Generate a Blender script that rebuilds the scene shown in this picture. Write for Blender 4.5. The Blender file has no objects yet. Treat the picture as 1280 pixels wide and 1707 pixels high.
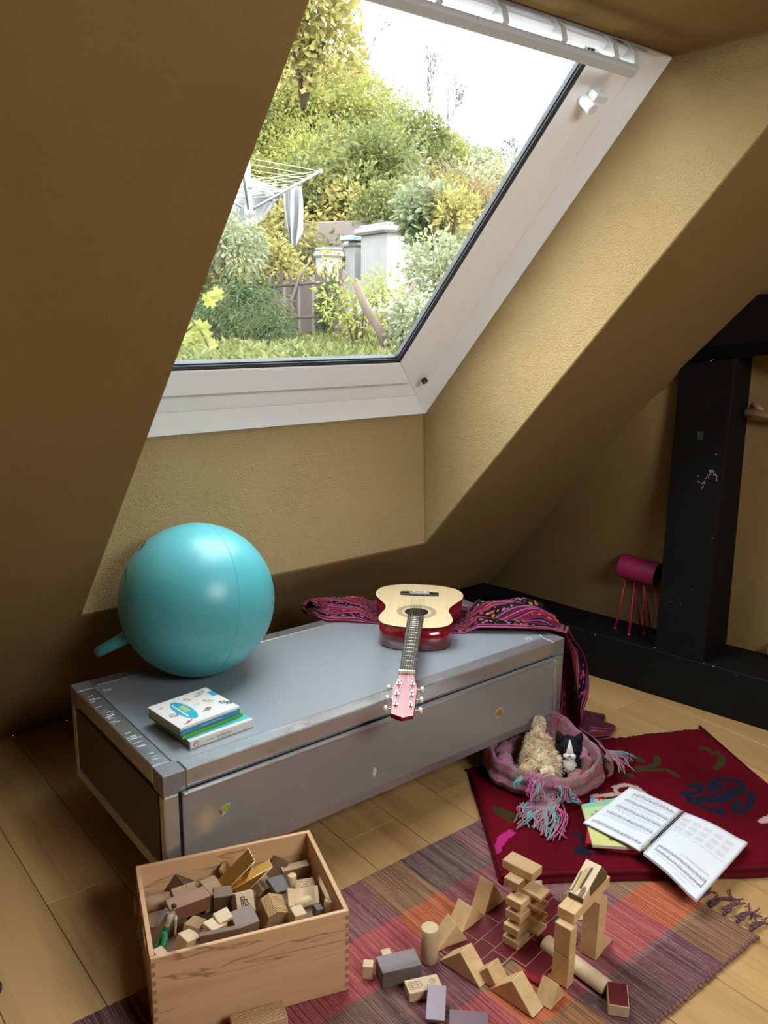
import bpy, bmesh, math, random
from mathutils import Vector, Matrix, Euler, noise
random.seed(7)
R = math.radians
scene = bpy.context.scene
col = scene.collection

# ------------------------------------------------------------------ camera
FPX = 1419.5
PITCH, ROLL, YAW = R(13.518), R(0.836), R(51.133)
CAM = Vector((0, 0, 1.5))
FW = Vector((math.cos(YAW)*math.cos(PITCH), math.sin(YAW)*math.cos(PITCH), -math.sin(PITCH)))
_r = Vector((math.sin(YAW), -math.cos(YAW), 0)); _u = _r.cross(FW)
RT = _r*math.cos(ROLL) + _u*math.sin(ROLL); UP = RT.cross(FW)
cam_d = bpy.data.cameras.new('camera'); cam = bpy.data.objects.new('camera', cam_d); col.objects.link(cam)
cam_d.sensor_fit = 'VERTICAL'; cam_d.sensor_height = 36; cam_d.lens = 36*FPX/1707
cam_d.clip_start = .05; cam_d.clip_end = 300
cam.matrix_world = Matrix(((RT.x, UP.x, -FW.x, 0), (RT.y, UP.y, -FW.y, 0), (RT.z, UP.z, -FW.z, 1.5), (0, 0, 0, 1)))
scene.camera = cam
# ------------------------------------------------------------------ world: bright overcast sky
W = bpy.data.worlds.new('world'); scene.world = W; W.use_nodes = True
nt = W.node_tree; nt.nodes.clear()
_o = nt.nodes.new('ShaderNodeOutputWorld'); _b = nt.nodes.new('ShaderNodeBackground')
_tc = nt.nodes.new('ShaderNodeTexCoord'); _sx = nt.nodes.new('ShaderNodeSeparateXYZ'); _cr = nt.nodes.new('ShaderNodeValToRGB')
nt.links.new(_tc.outputs['Generated'], _sx.inputs[0]); nt.links.new(_sx.outputs['Z'], _cr.inputs[0])
_cr.color_ramp.elements[0].position = 0.0; _cr.color_ramp.elements[0].color = (.93, .96, 1, 1)
_cr.color_ramp.elements[1].position = 1.0; _cr.color_ramp.elements[1].color = (.86, .93, 1, 1)
nt.links.new(_cr.outputs[0], _b.inputs['Color']); _b.inputs['Strength'].default_value = 14.5
nt.links.new(_b.outputs[0], _o.inputs[0])
# weak hazy sun from behind the house (lights the hillside only)
sd = bpy.data.lights.new('sun', 'SUN'); sd.energy = 4.6; sd.angle = R(12); sd.color = (1, .95, .84)
sun = bpy.data.objects.new('sun', sd); col.objects.link(sun); sun.rotation_euler = (R(-8), R(-52), R(0)); sun.location = (0, -5, 12)
sun.rotation_euler = Vector((.25, .72, -.64)).to_track_quat('-Z', 'Y').to_euler()
# daylight of the room's other skylight, behind the camera
ad = bpy.data.lights.new('rear_skylight_daylight', 'AREA'); ad.shape = 'RECTANGLE'; ad.size = 1.2; ad.size_y = 1.1; ad.energy = 84; ad.color = (.95, .97, 1)
al = bpy.data.objects.new('rear_skylight_daylight', ad); col.objects.link(al); al.location = (1.35, -1.0, 2.3)
al.rotation_euler = Vector((-.05, .45, -.89)).to_track_quat('-Z', 'Y').to_euler()
scene.view_settings.view_transform = 'Standard'; scene.view_settings.look = 'None'
scene.view_settings.gamma = 1; scene.view_settings.exposure = 0.0; scene.view_settings.use_curve_mapping = False

# ------------------------------------------------------------------ measuring helpers (photo pixel -> point on a real surface)
def ray(x, y): return FW + RT*((x-640)/FPX) + UP*((853.5-y)/FPX)
def on(x, y, z=0.0): d = ray(x, y); return CAM + d*((z-1.5)/d.z)
def onp(x, y, P, n): d = ray(x, y); n = Vector(n); return CAM + d*((Vector(P)-CAM).dot(n)/d.dot(n))
FH = Vector((math.cos(YAW), math.sin(YAW), 0)); RH = Vector((math.sin(YAW), -math.cos(YAW), 0))
def far(x, y, w): return onp(x, y, FH*w, FH)

# ------------------------------------------------------------------ mesh helpers
class MB:
    def __init__(s): s.v = []; s.f = []; s.m = []; s.sm = []; s.uv = None; s.col = None
    def add(s, vs, fs, m=0, sm=False, M=None):
        o = len(s.v)
        for v in vs:
            v = Vector(v); s.v.append(M @ v if M else v)
        for f in fs: s.f.append(tuple(i+o for i in f)); s.m.append(m); s.sm.append(sm)
        return s
    def box(s, c, d, M=None, m=0):
        x, y, z = c; a, b, h = d[0]/2, d[1]/2, d[2]/2
        vs = [(x+i*a, y+j*b, z+k*h) for k in (-1, 1) for j in (-1, 1) for i in (-1, 1)]
        return s.add(vs, [(0, 2, 3, 1), (4, 5, 7, 6), (0, 1, 5, 4), (2, 6, 7, 3), (0, 4, 6, 2), (1, 3, 7, 5)], m, False, M)
    def prism(s, poly, z0, z1, M=None, m=0, sm=False, mtop=None):
        n = len(poly)
        vs = [(p[0], p[1], z0) for p in poly] + [(p[0], p[1], z1) for p in poly]
        s.add(vs, [tuple(range(n-1, -1, -1))], m, False, M)
        o = len(s.v)-2*n
        s.f.append(tuple(range(o+n, o+2*n))); s.m.append(m if mtop is None else mtop); s.sm.append(False)
        for i in range(n):
            j = (i+1) % n
            s.f.append((o+i, o+j, o+n+j, o+n+i)); s.m.append(m); s.sm.append(sm)
        return s
    def cyl(s, p, q, r, r2=None, n=16, m=0, caps=True, M=None):
        p = Vector(p); q = Vector(q); r2 = r if r2 is None else r2
        d = (q-p).normalized(); a = d.orthogonal().normalized(); b = d.cross(a)
        vs = []
        for c, rr in ((p, r), (q, r2)):
            for i in range(n):
                t = 2*math.pi*i/n; vs.append(c + (a*math.cos(t)+b*math.sin(t))*rr)
        fs = [(i, (i+1) % n, n+(i+1) % n, n+i) for i in range(n)]
        s.add(vs, fs, m, True, M)
        if caps:
            o = len(s.v)-2*n
            s.f += [tuple(range(o+n-1, o-1, -1)), tuple(range(o+n, o+2*n))]; s.m += [m, m]; s.sm += [False, False]
        return s
    def tube(s, pts, r, n=6, m=0, M=None, closed=False):
        pts = [Vector(p) for p in pts]; k = len(pts)
        rs = r if isinstance(r, (list, tuple)) else [r]*k
        vs = []; a = None
        for i, p in enumerate(pts):
            d = (pts[min(i+1, k-1)]-pts[max(i-1, 0)])
            if closed: d = pts[(i+1) % k]-pts[i-1]
            if d.length < 1e-9: d = Vector((0, 0, 1))
            d.normalize()
            a = d.orthogonal() if a is None else (a-d*a.dot(d))
            if a.length < 1e-6: a = d.orthogonal()
            a.normalize(); b = d.cross(a)
            for j in range(n):
                t = 2*math.pi*j/n; vs.append(p+(a*math.cos(t)+b*math.sin(t))*rs[i])
        fs = []
        for i in range(k if closed else k-1):
            for j in range(n):
                i2 = (i+1) % k
                fs.append((i*n+j, i*n+(j+1) % n, i2*n+(j+1) % n, i2*n+j))
        if not closed: fs += [tuple(range(n-1, -1, -1)), tuple(range((k-1)*n, k*n))]
        return s.add(vs, fs, m, True, M)
    def lathe(s, prof, n=24, m=0, M=None):
        vs = []; k = len(prof)
        for (r, z) in prof:
            for j in range(n):
                t = 2*math.pi*j/n; vs.append((r*math.cos(t), r*math.sin(t), z))
        fs = [(i*n+j, i*n+(j+1) % n, (i+1)*n+(j+1) % n, (i+1)*n+j) for i in range(k-1) for j in range(n)]
        return s.add(vs, fs, m, True, M)
    def ell(s, c, r, M=None, m=0, n=14, k=9, noise_amp=0):
        vs = []; c = Vector(c)
        for i in range(k+1):
            ph = math.pi*i/k
            for j in range(n):
                t = 2*math.pi*j/n
                d = Vector((math.sin(ph)*math.cos(t), math.sin(ph)*math.sin(t), math.cos(ph)))
                q = 1+noise_amp*noise.noise(d*2.3+c*7) if noise_amp else 1
                vs.append(c+Vector((d.x*r[0], d.y*r[1], d.z*r[2]))*q)
        fs = [(i*n+j, (i+1)*n+j, (i+1)*n+(j+1) % n, i*n+(j+1) % n) for i in range(k) for j in range(n)]
        return s.add(vs, fs, m, True, M)
    def grid(s, fn, nu, nv, m=0, uvs=False, colfn=None, closed_u=False, thick=0):
        o = len(s.v); P = {}
        if uvs and s.uv is None: s.uv = {}
        if colfn and s.col is None: s.col = {}
        for i in range(nu+1):
            for j in range(nv+1):
                u, v = i/nu, j/nv
                s.v.append(Vector(fn(u, v)))
                if uvs: s.uv[o+i*(nv+1)+j] = (u, v)
                if colfn: s.col[o+i*(nv+1)+j] = colfn(u, v)
        for i in range(nu):
            for j in range(nv):
                a = o+i*(nv+1)+j
                s.f.append((a, a+nv+1, a+nv+2, a+1)); s.m.append(m); s.sm.append(True)
        return s
    def build(s, name, mats, parent=None, loc=None, rot=None, bevel=0, seg=1, solid=0, sub=0, merge=False, smooth=None):
        me = bpy.data.meshes.new(name); me.from_pydata([tuple(v) for v in s.v], [], s.f)
        if not isinstance(mats, (list, tuple)): mats = [mats]
        for mt in mats: me.materials.append(mt)
        for p, mi, sm in zip(me.polygons, s.m, s.sm):
            p.material_index = mi; p.use_smooth = sm if smooth is None else smooth
        if s.uv:
            ul = me.uv_layers.new(name='UVMap')
            for l in me.loops: ul.data[l.index].uv = s.uv.get(l.vertex_index, (0, 0))
        if s.col:
            ca = me.color_attributes.new('Col', 'FLOAT_COLOR', 'POINT')
            for i in range(len(s.v)): ca.data[i].color = tuple(s.col.get(i, (1, 1, 1)))+(1,)
        if bevel or merge:
            bm = bmesh.new(); bm.from_mesh(me)
            if merge: bmesh.ops.remove_doubles(bm, verts=bm.verts, dist=1e-4); bmesh.ops.recalc_face_normals(bm, faces=bm.faces)
            if bevel:
                es = [e for e in bm.edges if len(e.link_faces) == 2 and e.calc_face_angle(0) > R(25)]
                bmesh.ops.bevel(bm, geom=es, offset=bevel, segments=seg, profile=.5, affect='EDGES', clamp_overlap=True)
            bm.to_mesh(me); bm.free()
        me.update()
        o = bpy.data.objects.new(name, me); col.objects.link(o)
        if parent: o.parent = parent
        if loc is not None: o.location = loc
        if rot is not None: o.rotation_euler = rot
        if solid: md = o.modifiers.new('s', 'SOLIDIFY'); md.thickness = solid; md.offset = 0
        if sub: md = o.modifiers.new('ss', 'SUBSURF'); md.levels = md.render_levels = sub
        return o
def tag(o, label=None, cat=None, group=None, kind=None):
    if label: o['label'] = label
    if cat: o['category'] = cat
    if group: o['group'] = group
    if kind: o['kind'] = kind
    return o
def thing(name, label, cat, loc=(0, 0, 0), rz=0, group=None):
    o = bpy.data.objects.new(name, None); col.objects.link(o); o.location = loc; o.rotation_euler = (0, 0, rz)
    o.empty_display_size = .05
    return tag(o, label, cat, group)
def copy_tree(o, parent=None):
    c = o.copy(); col.objects.link(c)
    if parent: c.parent = parent
    for ch in list(o.children): copy_tree(ch, c)
    return c
def struct(o): o['kind'] = 'structure'; return o
def lerp(a, b, t): return a+(b-a)*t
def vl(a, b, t): return Vector(a).lerp(Vector(b), t)
def S(u): return u*u*(3-2*u)

# ------------------------------------------------------------------ materials
def mat(name, c=(.5, .5, .5), rough=.6, metal=0, spec=.5, **k):
    m = bpy.data.materials.new(name); m.use_nodes = True
    b = m.node_tree.nodes['Principled BSDF']
    b.inputs['Base Color'].default_value = (*c, 1); b.inputs['Roughness'].default_value = rough
    b.inputs['Metallic'].default_value = metal; b.inputs['Specular IOR Level'].default_value = spec
    for kk, v in k.items(): b.inputs[kk.replace('_', ' ')].default_value = v
    return m
class N:
    def __init__(s, m): s.t = m.node_tree; s.b = s.t.nodes['Principled BSDF']
    def n(s, ty, **k):
        x = s.t.nodes.new(ty)
        for a, v in k.items(): setattr(x, a, v)
        return x
    def l(s, a, b): s.t.links.new(a, b)
    def coord(s, scale=(1, 1, 1), kind='Object', rnd=0, rot=(0, 0, 0)):
        tc = s.n('ShaderNodeTexCoord'); mp = s.n('ShaderNodeMapping'); mp.inputs['Scale'].default_value = scale; mp.inputs['Rotation'].default_value = rot
        src = tc.outputs[kind]
        if rnd:
            oi = s.n('ShaderNodeObjectInfo'); mu = s.n('ShaderNodeVectorMath', operation='MULTIPLY_ADD')
            cx = s.n('ShaderNodeCombineXYZ')
            for i in range(3): s.l(oi.outputs['Random'], cx.inputs[i])
            mu.inputs[1].default_value = (rnd*1.3, rnd*.7, rnd*2.1); s.l(cx.outputs[0], mu.inputs[0]); s.l(src, mu.inputs[2]); src = mu.outputs[0]
        s.l(src, mp.inputs[0]); return mp.outputs[0]
    def noise(s, co, scale=5, det=3, rough=.5, dist=0):
        x = s.n('ShaderNodeTexNoise'); x.inputs['Scale'].default_value = scale; x.inputs['Detail'].default_value = det
        x.inputs['Roughness'].default_value = rough; x.inputs['Distortion'].default_value = dist
        s.l(co, x.inputs['Vector']); return x.outputs['Fac']
    def ramp(s, f, stops, const=False):
        x = s.n('ShaderNodeValToRGB'); e = x.color_ramp.elements
        if const: x.color_ramp.interpolation = 'CONSTANT'
        while len(e) < len(stops): e.new(.5)
        for i, (p, c) in enumerate(stops): e[i].position = p; e[i].color = (*c, 1) if len(c) == 3 else c
        s.l(f, x.inputs[0]); return x.outputs[0]
    def mix(s, f, a, b, mode='MIX'):
        x = s.n('ShaderNodeMix', data_type='RGBA', blend_type=mode)
        for i, v in ((0, f), (6, a), (7, b)):
            if isinstance(v, (int, float)): x.inputs[i].default_value = v
            elif isinstance(v, tuple): x.inputs[i].default_value = (*v, 1)
            else: s.l(v, x.inputs[i])
        return x.outputs[2]
    def math(s, op, a, b=0, c=0):
        x = s.n('ShaderNodeMath', operation=op)
        for i, v in enumerate((a, b, c)):
            if isinstance(v, (int, float)): x.inputs[i].default_value = v
            else: s.l(v, x.inputs[i])
        return x.outputs[0]
    def bump(s, h, st=.3, d=.01):
        x = s.n('ShaderNodeBump'); x.inputs['Strength'].default_value = st; x.inputs['Distance'].default_value = d
        s.l(h, x.inputs['Height']); s.l(x.outputs[0], s.b.inputs['Normal']); return x
    def base(s, c): s.l(c, s.b.inputs['Base Color'])
def plaster(name, c, c2, bs, st, dist, fine=260):
    m = mat(name, c, .92, spec=.15); n = N(m); co = n.coord()
    big = n.noise(co, 1.6, 4, .6); n.base(n.mix(n.ramp(big, [(.35, (0, 0, 0)), (.7, (1, 1, 1))]), c, c2))
    a = n.noise(co, bs, 3, .6); f = n.noise(co, fine, 2, .7)
    h = n.math('ADD', n.math('MULTIPLY', a, .35), f); n.bump(h, st, dist); return m
def wood(name, light, dark, axis=0, scale=1.0, rough=.5, var=.12, rings=1.0, rnd=3.0, spec=.4):
    m = mat(name, light, rough, spec=spec); n = N(m)
    sc = [22*scale]*3; sc[axis] = 1.6*scale
    co = n.coord(tuple(sc), rnd=rnd)
    a = n.noise(co, 1.0*rings, 4, .6, .6)
    sc2 = [240*scale]*3; sc2[axis] = 6*scale
    b = n.noise(n.coord(tuple(sc2), rnd=rnd), 1, 2, .5)
    f = n.math('ADD', n.math('MULTIPLY', a, .75), n.math('MULTIPLY', b, .25))
    c = n.ramp(f, [(.3, dark), (.52, light), (.75, tuple(min(1, x*1.12) for x in light))])
    oi = n.n('ShaderNodeObjectInfo'); hs = n.n('ShaderNodeHueSaturation')
    n.l(n.math('MULTIPLY_ADD', oi.outputs['Random'], var*2, 1-var), hs.inputs['Value']); n.l(c, hs.inputs['Color'])
    n.base(hs.outputs[0]); n.bump(b, .15, .001); return m
def fabric(name, c, c2, sc=400, rough=.9, st=.3):
    m = mat(name, c, rough, spec=.15); n = N(m); co = n.coord()
    n.base(n.mix(n.noise(co, 9, 3), c, c2)); n.bump(n.noise(co, sc, 2), st, .002); return m
M = {}
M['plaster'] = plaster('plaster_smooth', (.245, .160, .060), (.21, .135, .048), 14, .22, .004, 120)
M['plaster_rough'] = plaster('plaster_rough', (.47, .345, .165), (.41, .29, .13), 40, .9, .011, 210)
M['white'] = mat('white_lacquer', (.93, .94, .95), .35)
M['white_edge'] = mat('white_plastic', (.72, .74, .74), .4)
M['gasket'] = mat('black_rubber', (.012, .014, .017), .5)
M['alu_grey'] = mat('grey_aluminium_strip', (.16, .18, .2), .35, .6)
M['bar_grey'] = mat('light_grey_plastic', (.55, .56, .56), .45)
M['black_paint'] = mat('black_satin_paint', (.007, .0065, .0055), .65, spec=.12)
_n = N(M['black_paint']); _c = _n.coord(); _n.base(_n.ramp(_n.noise(_c, 3, 4), [(.3, (.006, .0055, .0045)), (.7, (.009, .0085, .007))])); _n.bump(_n.noise(_c, 60, 3), .15, .002)
M['chip'] = mat('paint_chip', (.55, .53, .5), .8)
# glass: clear pane with a weak reflection
g = bpy.data.materials.new('window_glass'); g.use_nodes = True; M['glass'] = g; t = g.node_tree; t.nodes.clear()
o_ = t.nodes.new('ShaderNodeOutputMaterial'); mx = t.nodes.new('ShaderNodeMixShader'); tr = t.nodes.new('ShaderNodeBsdfTransparent'); gl = t.nodes.new('ShaderNodeBsdfGlossy'); fr = t.nodes.new('ShaderNodeLayerWeight'); mr = t.nodes.new('ShaderNodeMath'); m2 = t.nodes.new('ShaderNodeMath')
tr.inputs[0].default_value = (.97, .985, .98, 1); gl.inputs['Roughness'].default_value = 0.0; mr.operation = 'POWER'; mr.inputs[1].default_value = 4; m2.operation = 'MULTIPLY_ADD'; m2.inputs[1].default_value = .6; m2.inputs[2].default_value = .03
t.links.new(fr.outputs['Facing'], mr.inputs[0]); t.links.new(mr.outputs[0], m2.inputs[0])
t.links.new(m2.outputs[0], mx.inputs[0]); t.links.new(tr.outputs[0], mx.inputs[1]); t.links.new(gl.outputs[0], mx.inputs[2]); t.links.new(mx.outputs[0], o_.inputs[0])

# ------------------------------------------------------------------ room shell
YR, PH = 2.968, R(47.695); TP = math.tan(PH)
def ry(z): return YR - z/TP
XL, XR, Z1, Z2, Z3, Y1, Y2 = .805, 2.175, .589, 1.113, 2.174, 2.431, 2.462
Y3 = Y2-(Z3-Z2)/TP
XW, XE, ZC = -1.7, 3.35, 2.45     # room extents
mb = MB()
def rp(x, z): return (x, ry(z), z)
zs = [0, .2, Z1, 1.2, 1.7, Z3, ZC]
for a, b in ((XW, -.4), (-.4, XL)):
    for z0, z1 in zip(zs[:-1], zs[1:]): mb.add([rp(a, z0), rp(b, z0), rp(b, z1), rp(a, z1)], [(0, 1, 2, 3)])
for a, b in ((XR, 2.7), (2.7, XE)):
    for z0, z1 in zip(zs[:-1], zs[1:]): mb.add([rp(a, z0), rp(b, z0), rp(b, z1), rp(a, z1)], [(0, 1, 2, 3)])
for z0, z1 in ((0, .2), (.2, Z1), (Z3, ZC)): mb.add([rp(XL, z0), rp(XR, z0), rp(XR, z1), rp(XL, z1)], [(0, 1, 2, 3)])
# recess around the skylight
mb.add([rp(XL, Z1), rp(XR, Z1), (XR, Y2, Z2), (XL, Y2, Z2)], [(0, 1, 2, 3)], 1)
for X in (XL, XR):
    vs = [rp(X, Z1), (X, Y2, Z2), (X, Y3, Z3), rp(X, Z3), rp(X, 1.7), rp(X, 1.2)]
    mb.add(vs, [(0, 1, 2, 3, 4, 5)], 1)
mb.add([(XL, Y3, Z3), (XR, Y3, Z3), rp(XR, Z3), rp(XL, Z3)], [(0, 1, 2, 3)], 0)
roof = mb.build('ceiling', [M['plaster'], M['plaster_rough']], merge=True, bevel=.006, seg=2, smooth=False)
struct(roof)
# flat ceiling + rear slope + side walls
mb = MB(); YB = -4.4
mb.add([(XW, ry(ZC), ZC), (XE, ry(ZC), ZC), (XE, -2.3, ZC), (XW, -2.3, ZC)], [(0, 1, 2, 3)])
mb.add([(XW, -2.3, ZC), (XE, -2.3, ZC), (XE, YB, .45), (XW, YB, .45)], [(0, 1, 2, 3)])
struct(mb.build('ceiling', M['plaster']))
mb = MB(); mb.add([(XW, YB, 0), (XE, YB, 0), (XE, YB, .45), (XW, YB, .45)], [(0, 1, 2, 3)]); struct(mb.build('wall_back', M['plaster']))
mb = MB(); mb.add([(XW, YB, 0), (XW, YR, 0), (XW, ry(ZC), ZC), (XW, -2.3, ZC), (XW, YB, .45)], [(0, 1, 2, 3, 4)]); struct(mb.build('wall_left', M['plaster']))
mb = MB(); mb.add([(XE, YB, 0), (XE, YR, 0), (XE, ry(ZC), ZC), (XE, -2.3, ZC), (XE, YB, .45)], [(4, 3, 2, 1, 0)]); struct(mb.build('wall_right', M['plaster']))
# leaning gable wall behind the black timber frame
def gx(y): return 2.903+(2.79-y)*.194
mb = MB()
bot = []; top = []
for y, tx in ((2.96, 2.95), (2.79, 2.94), (2.5, 2.895), (2.24, 2.85), (2.05, 2.83), (1.9, 2.83), (1.75, 2.93), (1.6, 3.05), (1.45, 3.1), (1.2, 3.15), (.8, 3.22), (.2, 3.33)):
    bot.append((gx(y), y, 0)); top.append((tx, y, (YR-y)*TP))
n_ = len(bot)
def rw(t_, s_):
    k = min(int(t_*(n_-1)), n_-2); f = t_*(n_-1)-k
    a = vl(bot[k], bot[k+1], f); b = vl(top[k], top[k+1], f); return a.lerp(b, s_)
mb.grid(rw, 33, 14); struct(mb.build('wall_gable', M['plaster']))

# floor: boards running away from the camera
M['oak'] = wood('oak_boards', (.50, .30, .12), (.35, .195, .07), axis=1, scale=.35, rough=.38, var=.10, rnd=9, spec=.45)
fb = MB(); fb.box(((XW+XE)/2, (YB+YR)/2, -.035), (XE-XW+.4, YR-YB+.4, .03)); floor = struct(fb.build('floor', mat('subfloor', (.03, .02, .012), .9)))
BW = .19; xs = .52-12*BW; k = 0
while xs < XE:
    cuts = [YB]
    y = YB + random.Random(k*7+1).uniform(.4, 1.9)
    if abs(xs-(.52+5*BW)) < .01: y = .81-1.9
    while y < YR: cuts.append(y); y += 1.9
    cuts.append(YR+.15)
    for a, b in zip(cuts[:-1], cuts[1:]):
        p = MB(); p.box((BW/2, (b-a)/2, -.01), (BW-.0016, b-a-.0016, .02)); p.build('plank', M['oak'], floor, (xs, a, 0), bevel=.0009)
    xs += BW; k += 1

# ------------------------------------------------------------------ skylight
WN = Vector((0, math.sin(PH), math.cos(PH))); WU = Vector((0, -math.cos(PH), math.sin(PH)))
SL = (Z3-Z2)/math.sin(PH); WW = XR-XL
WM = Matrix(((1, WU.x, WN.x, XL), (0, WU.y, WN.y, Y2), (0, WU.z, WN.z, Z2), (0, 0, 0, 1)))   # local x, s, n
TOPK = .10   # the head of the frame is slim and partly behind the ventilation bar
def ringbars(mb, i0, i1, n0, n1, m=0, n0b=None):
    # frame as four mitred bars between insets i0..i1
    j0, j1 = i0*TOPK, i1*TOPK
    o = [(i0, i0), (WW-i0, i0), (WW-i0, SL-j0), (i0, SL-j0)]; q = [(i1, i1), (WW-i1, i1), (WW-i1, SL-j1), (i1, SL-j1)]
    for k in range(4):
        j = (k+1) % 4
        nb_ = n0 if n0b is None else n0b
        vs = [(*o[k], n0), (*o[j], n0), (*q[j], nb_), (*q[k], nb_), (*o[k], n1), (*o[j], n1), (*q[j], n1), (*q[k], n1)]
        mb.add(vs, [(3, 2, 1, 0), (4, 5, 6, 7), (0, 1, 5, 4), (1, 2, 6, 5), (2, 3, 7, 6), (3, 0, 4, 7)], m)
win = struct(bpy.data.objects.new('window_1', None)); col.objects.link(win); win.matrix_world = WM
a = MB(); ringbars(a, .0, .067, -.014, .07, 0, .022); a.build('window_lining', M['white'], win, bevel=.002)
a = MB(); ringbars(a, .0695, .134, .019, .07, 0, .034); a.build('window_frame', M['white'], win, bevel=.003)
a = MB(); ringbars(a, .135, .15, .045, .07); a.build('shadow_gap', M['white_edge'], win)
a = MB(); ringbars(a, .15, .240, .012, .05, 0, .030); a.build('sash', M['white'], win, bevel=.008, seg=2)
a = MB(); ringbars(a, .2402, .247, .032, .05); a.build('gasket', M['gasket'], win)
a = MB(); ringbars(a, .247, .254, .036, .052); a.build('gasket', M['alu_grey'], win)
a = MB(); ringbars(a, .254, .259, .040, .054); a.build('gasket', M['gasket'], win)
a = MB(); a.box((WW/2, SL/2+.105, .046), (WW-.50, SL-.27, .004)); a.build('pane', M['glass'], win)
a = MB(); ringbars(a, -.1, .15, .08, .10); a.build('outer_flashing', M['alu_grey'], win)
for x, s in ((WW-.10, .17), (WW-.105, SL-.035)):
    a = MB(); a.cyl((x, s, -.003), (x, s, .01), .011, n=14); a.cyl((x, s, -.006), (x, s, .0), .006, n=10, m=1); a.build('screw_cap', [M['gasket'], M['alu_grey']], win)
# ventilation bar along the top
a = MB()
prof = [(-.05, 0), (-.045, -.012), (0, -.016), (.012, -.006), (.012, .004), (-.04, .006)]
bs = SL-.022
a.prism([(bs-.012+p[0]*.55, -.055+p[1]*.8) for p in prof], .09, WW-.165, M=Matrix(((0, 0, 1, 0), (1, 0, 0, 0), (0, 1, 0, 0), (0, 0, 0, 1))))
vb = a.build('ventilation_bar', M['bar_grey'], win, bevel=.003)
for x in (.14, .30, .50, .70, .90, 1.10, WW-.185):
    a = MB(); a.prism([(bs-.03, -.050), (bs+.0, -.056), (bs+.016, -.03), (bs+.02, .012), (bs-.02, .012), (bs-.02, -.02)], x, x+.02, M=Matrix(((0, 0, 1, 0), (1, 0, 0, 0), (0, 1, 0, 0), (0, 0, 0, 1))))
    a.build('bracket', M['white_edge'], vb, bevel=.001)
a = MB(); a.cyl((WW-.19, SL-.175, -.03), (WW-.19, SL-.175, .02), .016, n=14); a.box((WW-.165, SL-.15, .0), (.05, .02, .03)); a.build('latch', M['white_edge'], win, bevel=.002)
a = MB(); a.prism([(.07, SL-.026), (WW-.07, SL-.04), (WW-.07, SL-.012), (.07, SL-.012)], -.014, .012); a.build('top_cover', M['white'], win, bevel=.004)
pd = bpy.data.lights.new('skylight_portal', 'AREA'); pd.shape = 'RECTANGLE'; pd.size = WW; pd.size_y = SL; pd.cycles.is_portal = True
po = bpy.data.objects.new('skylight_portal', pd); col.objects.link(po)
po.matrix_world = WM @ Matrix.Translation((WW/2, SL/2, .16))
# ------------------------------------------------------------------ black timber frame
BA = Vector((2.778, 2.065, 0)); BD = Vector((.181, -.983, 0)).normalized(); BN = Vector((-BD.y, BD.x, 0)) * 1  # BN points to the wall
if BN.x < 0: BN = -BN
def blk(x, y): return onp(x, y, BA, BN)
BM = Matrix(((BD.x, BN.x, 0, BA.x), (BD.y, BN.y, 0, BA.y), (0, 0, 1, 0), (0, 0, 0, 1)))   # local: s along, d depth, z
fr_ = thing('timber_frame', 'black painted timber wall frame with post, sill and cut-off top corner', 'timber frame', BA)
fr_.rotation_euler = (0, 0, math.atan2(BD.y, BD.x))
SX = Matrix(((1, 0, 0, 0), (0, 0, 1, 0), (0, 1, 0, 0), (0, 0, 0, 1)))  # poly(x,y)->(s,z), extrude->d
SH = .193
a = MB(); a.prism([(-.95, 0), (1.75, 0), (1.75, .40), (-.95, .22)], 0, SH); a.build('sill_beam', M['black_paint'], fr_, bevel=.004)
s0, s1 = .283, .477
a = MB(); a.prism([(s0, SH), (s1, SH), (s1, 1.365), (s0+.01, 1.365), (s0-.005, 1.33)], 0, .27, M=SX); a.build('post', M['black_paint'], fr_, bevel=.004)
a = MB(); a.prism([(s0-.005, 1.33), (s0+.01, 1.366), (1.75, 1.366), (1.75, 1.562), (.468, 1.562)], 0, .27, M=SX); a.build('top_beam', M['black_paint'], fr_, bevel=.004)
# chipped paint flecks
a = MB(); rr = random.Random(4)
def fleck(px, py, w, h, n=1, sp=0):
    for i in range(n):
        c = blk(px+rr.uniform(-sp, sp), py+rr.uniform(-sp, sp)); lc = BM.inverted() @ c
        k = 6; poly = [(lc.x+w*.0034*rr.uniform(.4, 1)*math.cos(6.283*i2/k), lc.z+h*.0034*rr.uniform(.4, 1)*math.sin(6.283*i2/k)) for i2 in range(k)]
        a.prism(poly, -.0008, .0005, M=SX)
for (px, py, w, h) in ((1185, 602, 1, 1.2), (1189, 600, 1.3, .5), (1194, 757, 1, 1), (992, 1058, .5, 2.2), (1006, 1128, .4, .4), (1091, 1080, 1.6, .4), (1120, 1004, .5, .5), (1133, 997, .4, .5), (1134, 1008, .7, .5), (1131, 1034, .5, .4), (1154, 982, .4, .4), (1186, 902, .5, .4), (1188, 897, .6, .5), (1173, 1106, .6, .4), (1189, 1111, 1.6, .5), (1228, 1126, .4, .5), (1250, 1132, .3, .3), (1040, 1080, .4, .3), (975, 1066, .3, .3)): fleck(px, py, w, h)
for i in range(55):
    t = rr.random(); ax = 1163+t*32; ay = 797+12*math.sin(t*6.5)*(1 if t < .5 else .9)+rr.uniform(-5, 5); fleck(ax, ay, rr.uniform(.3, .9), rr.uniform(.3, .9))
tag(a.build('paint_chips', M['chip'], fr_), kind='stuff')
a = MB(); c = BM.inverted() @ blk(1167, 726); a.box((c.x, -.0005, c.z), (.02, .001, .03)); tag(a.build('tape_patch', mat('dark_teal_tape', (.02, .045, .045), .6), fr_, bevel=.0003), 'small faded teal patch on the post')

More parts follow.
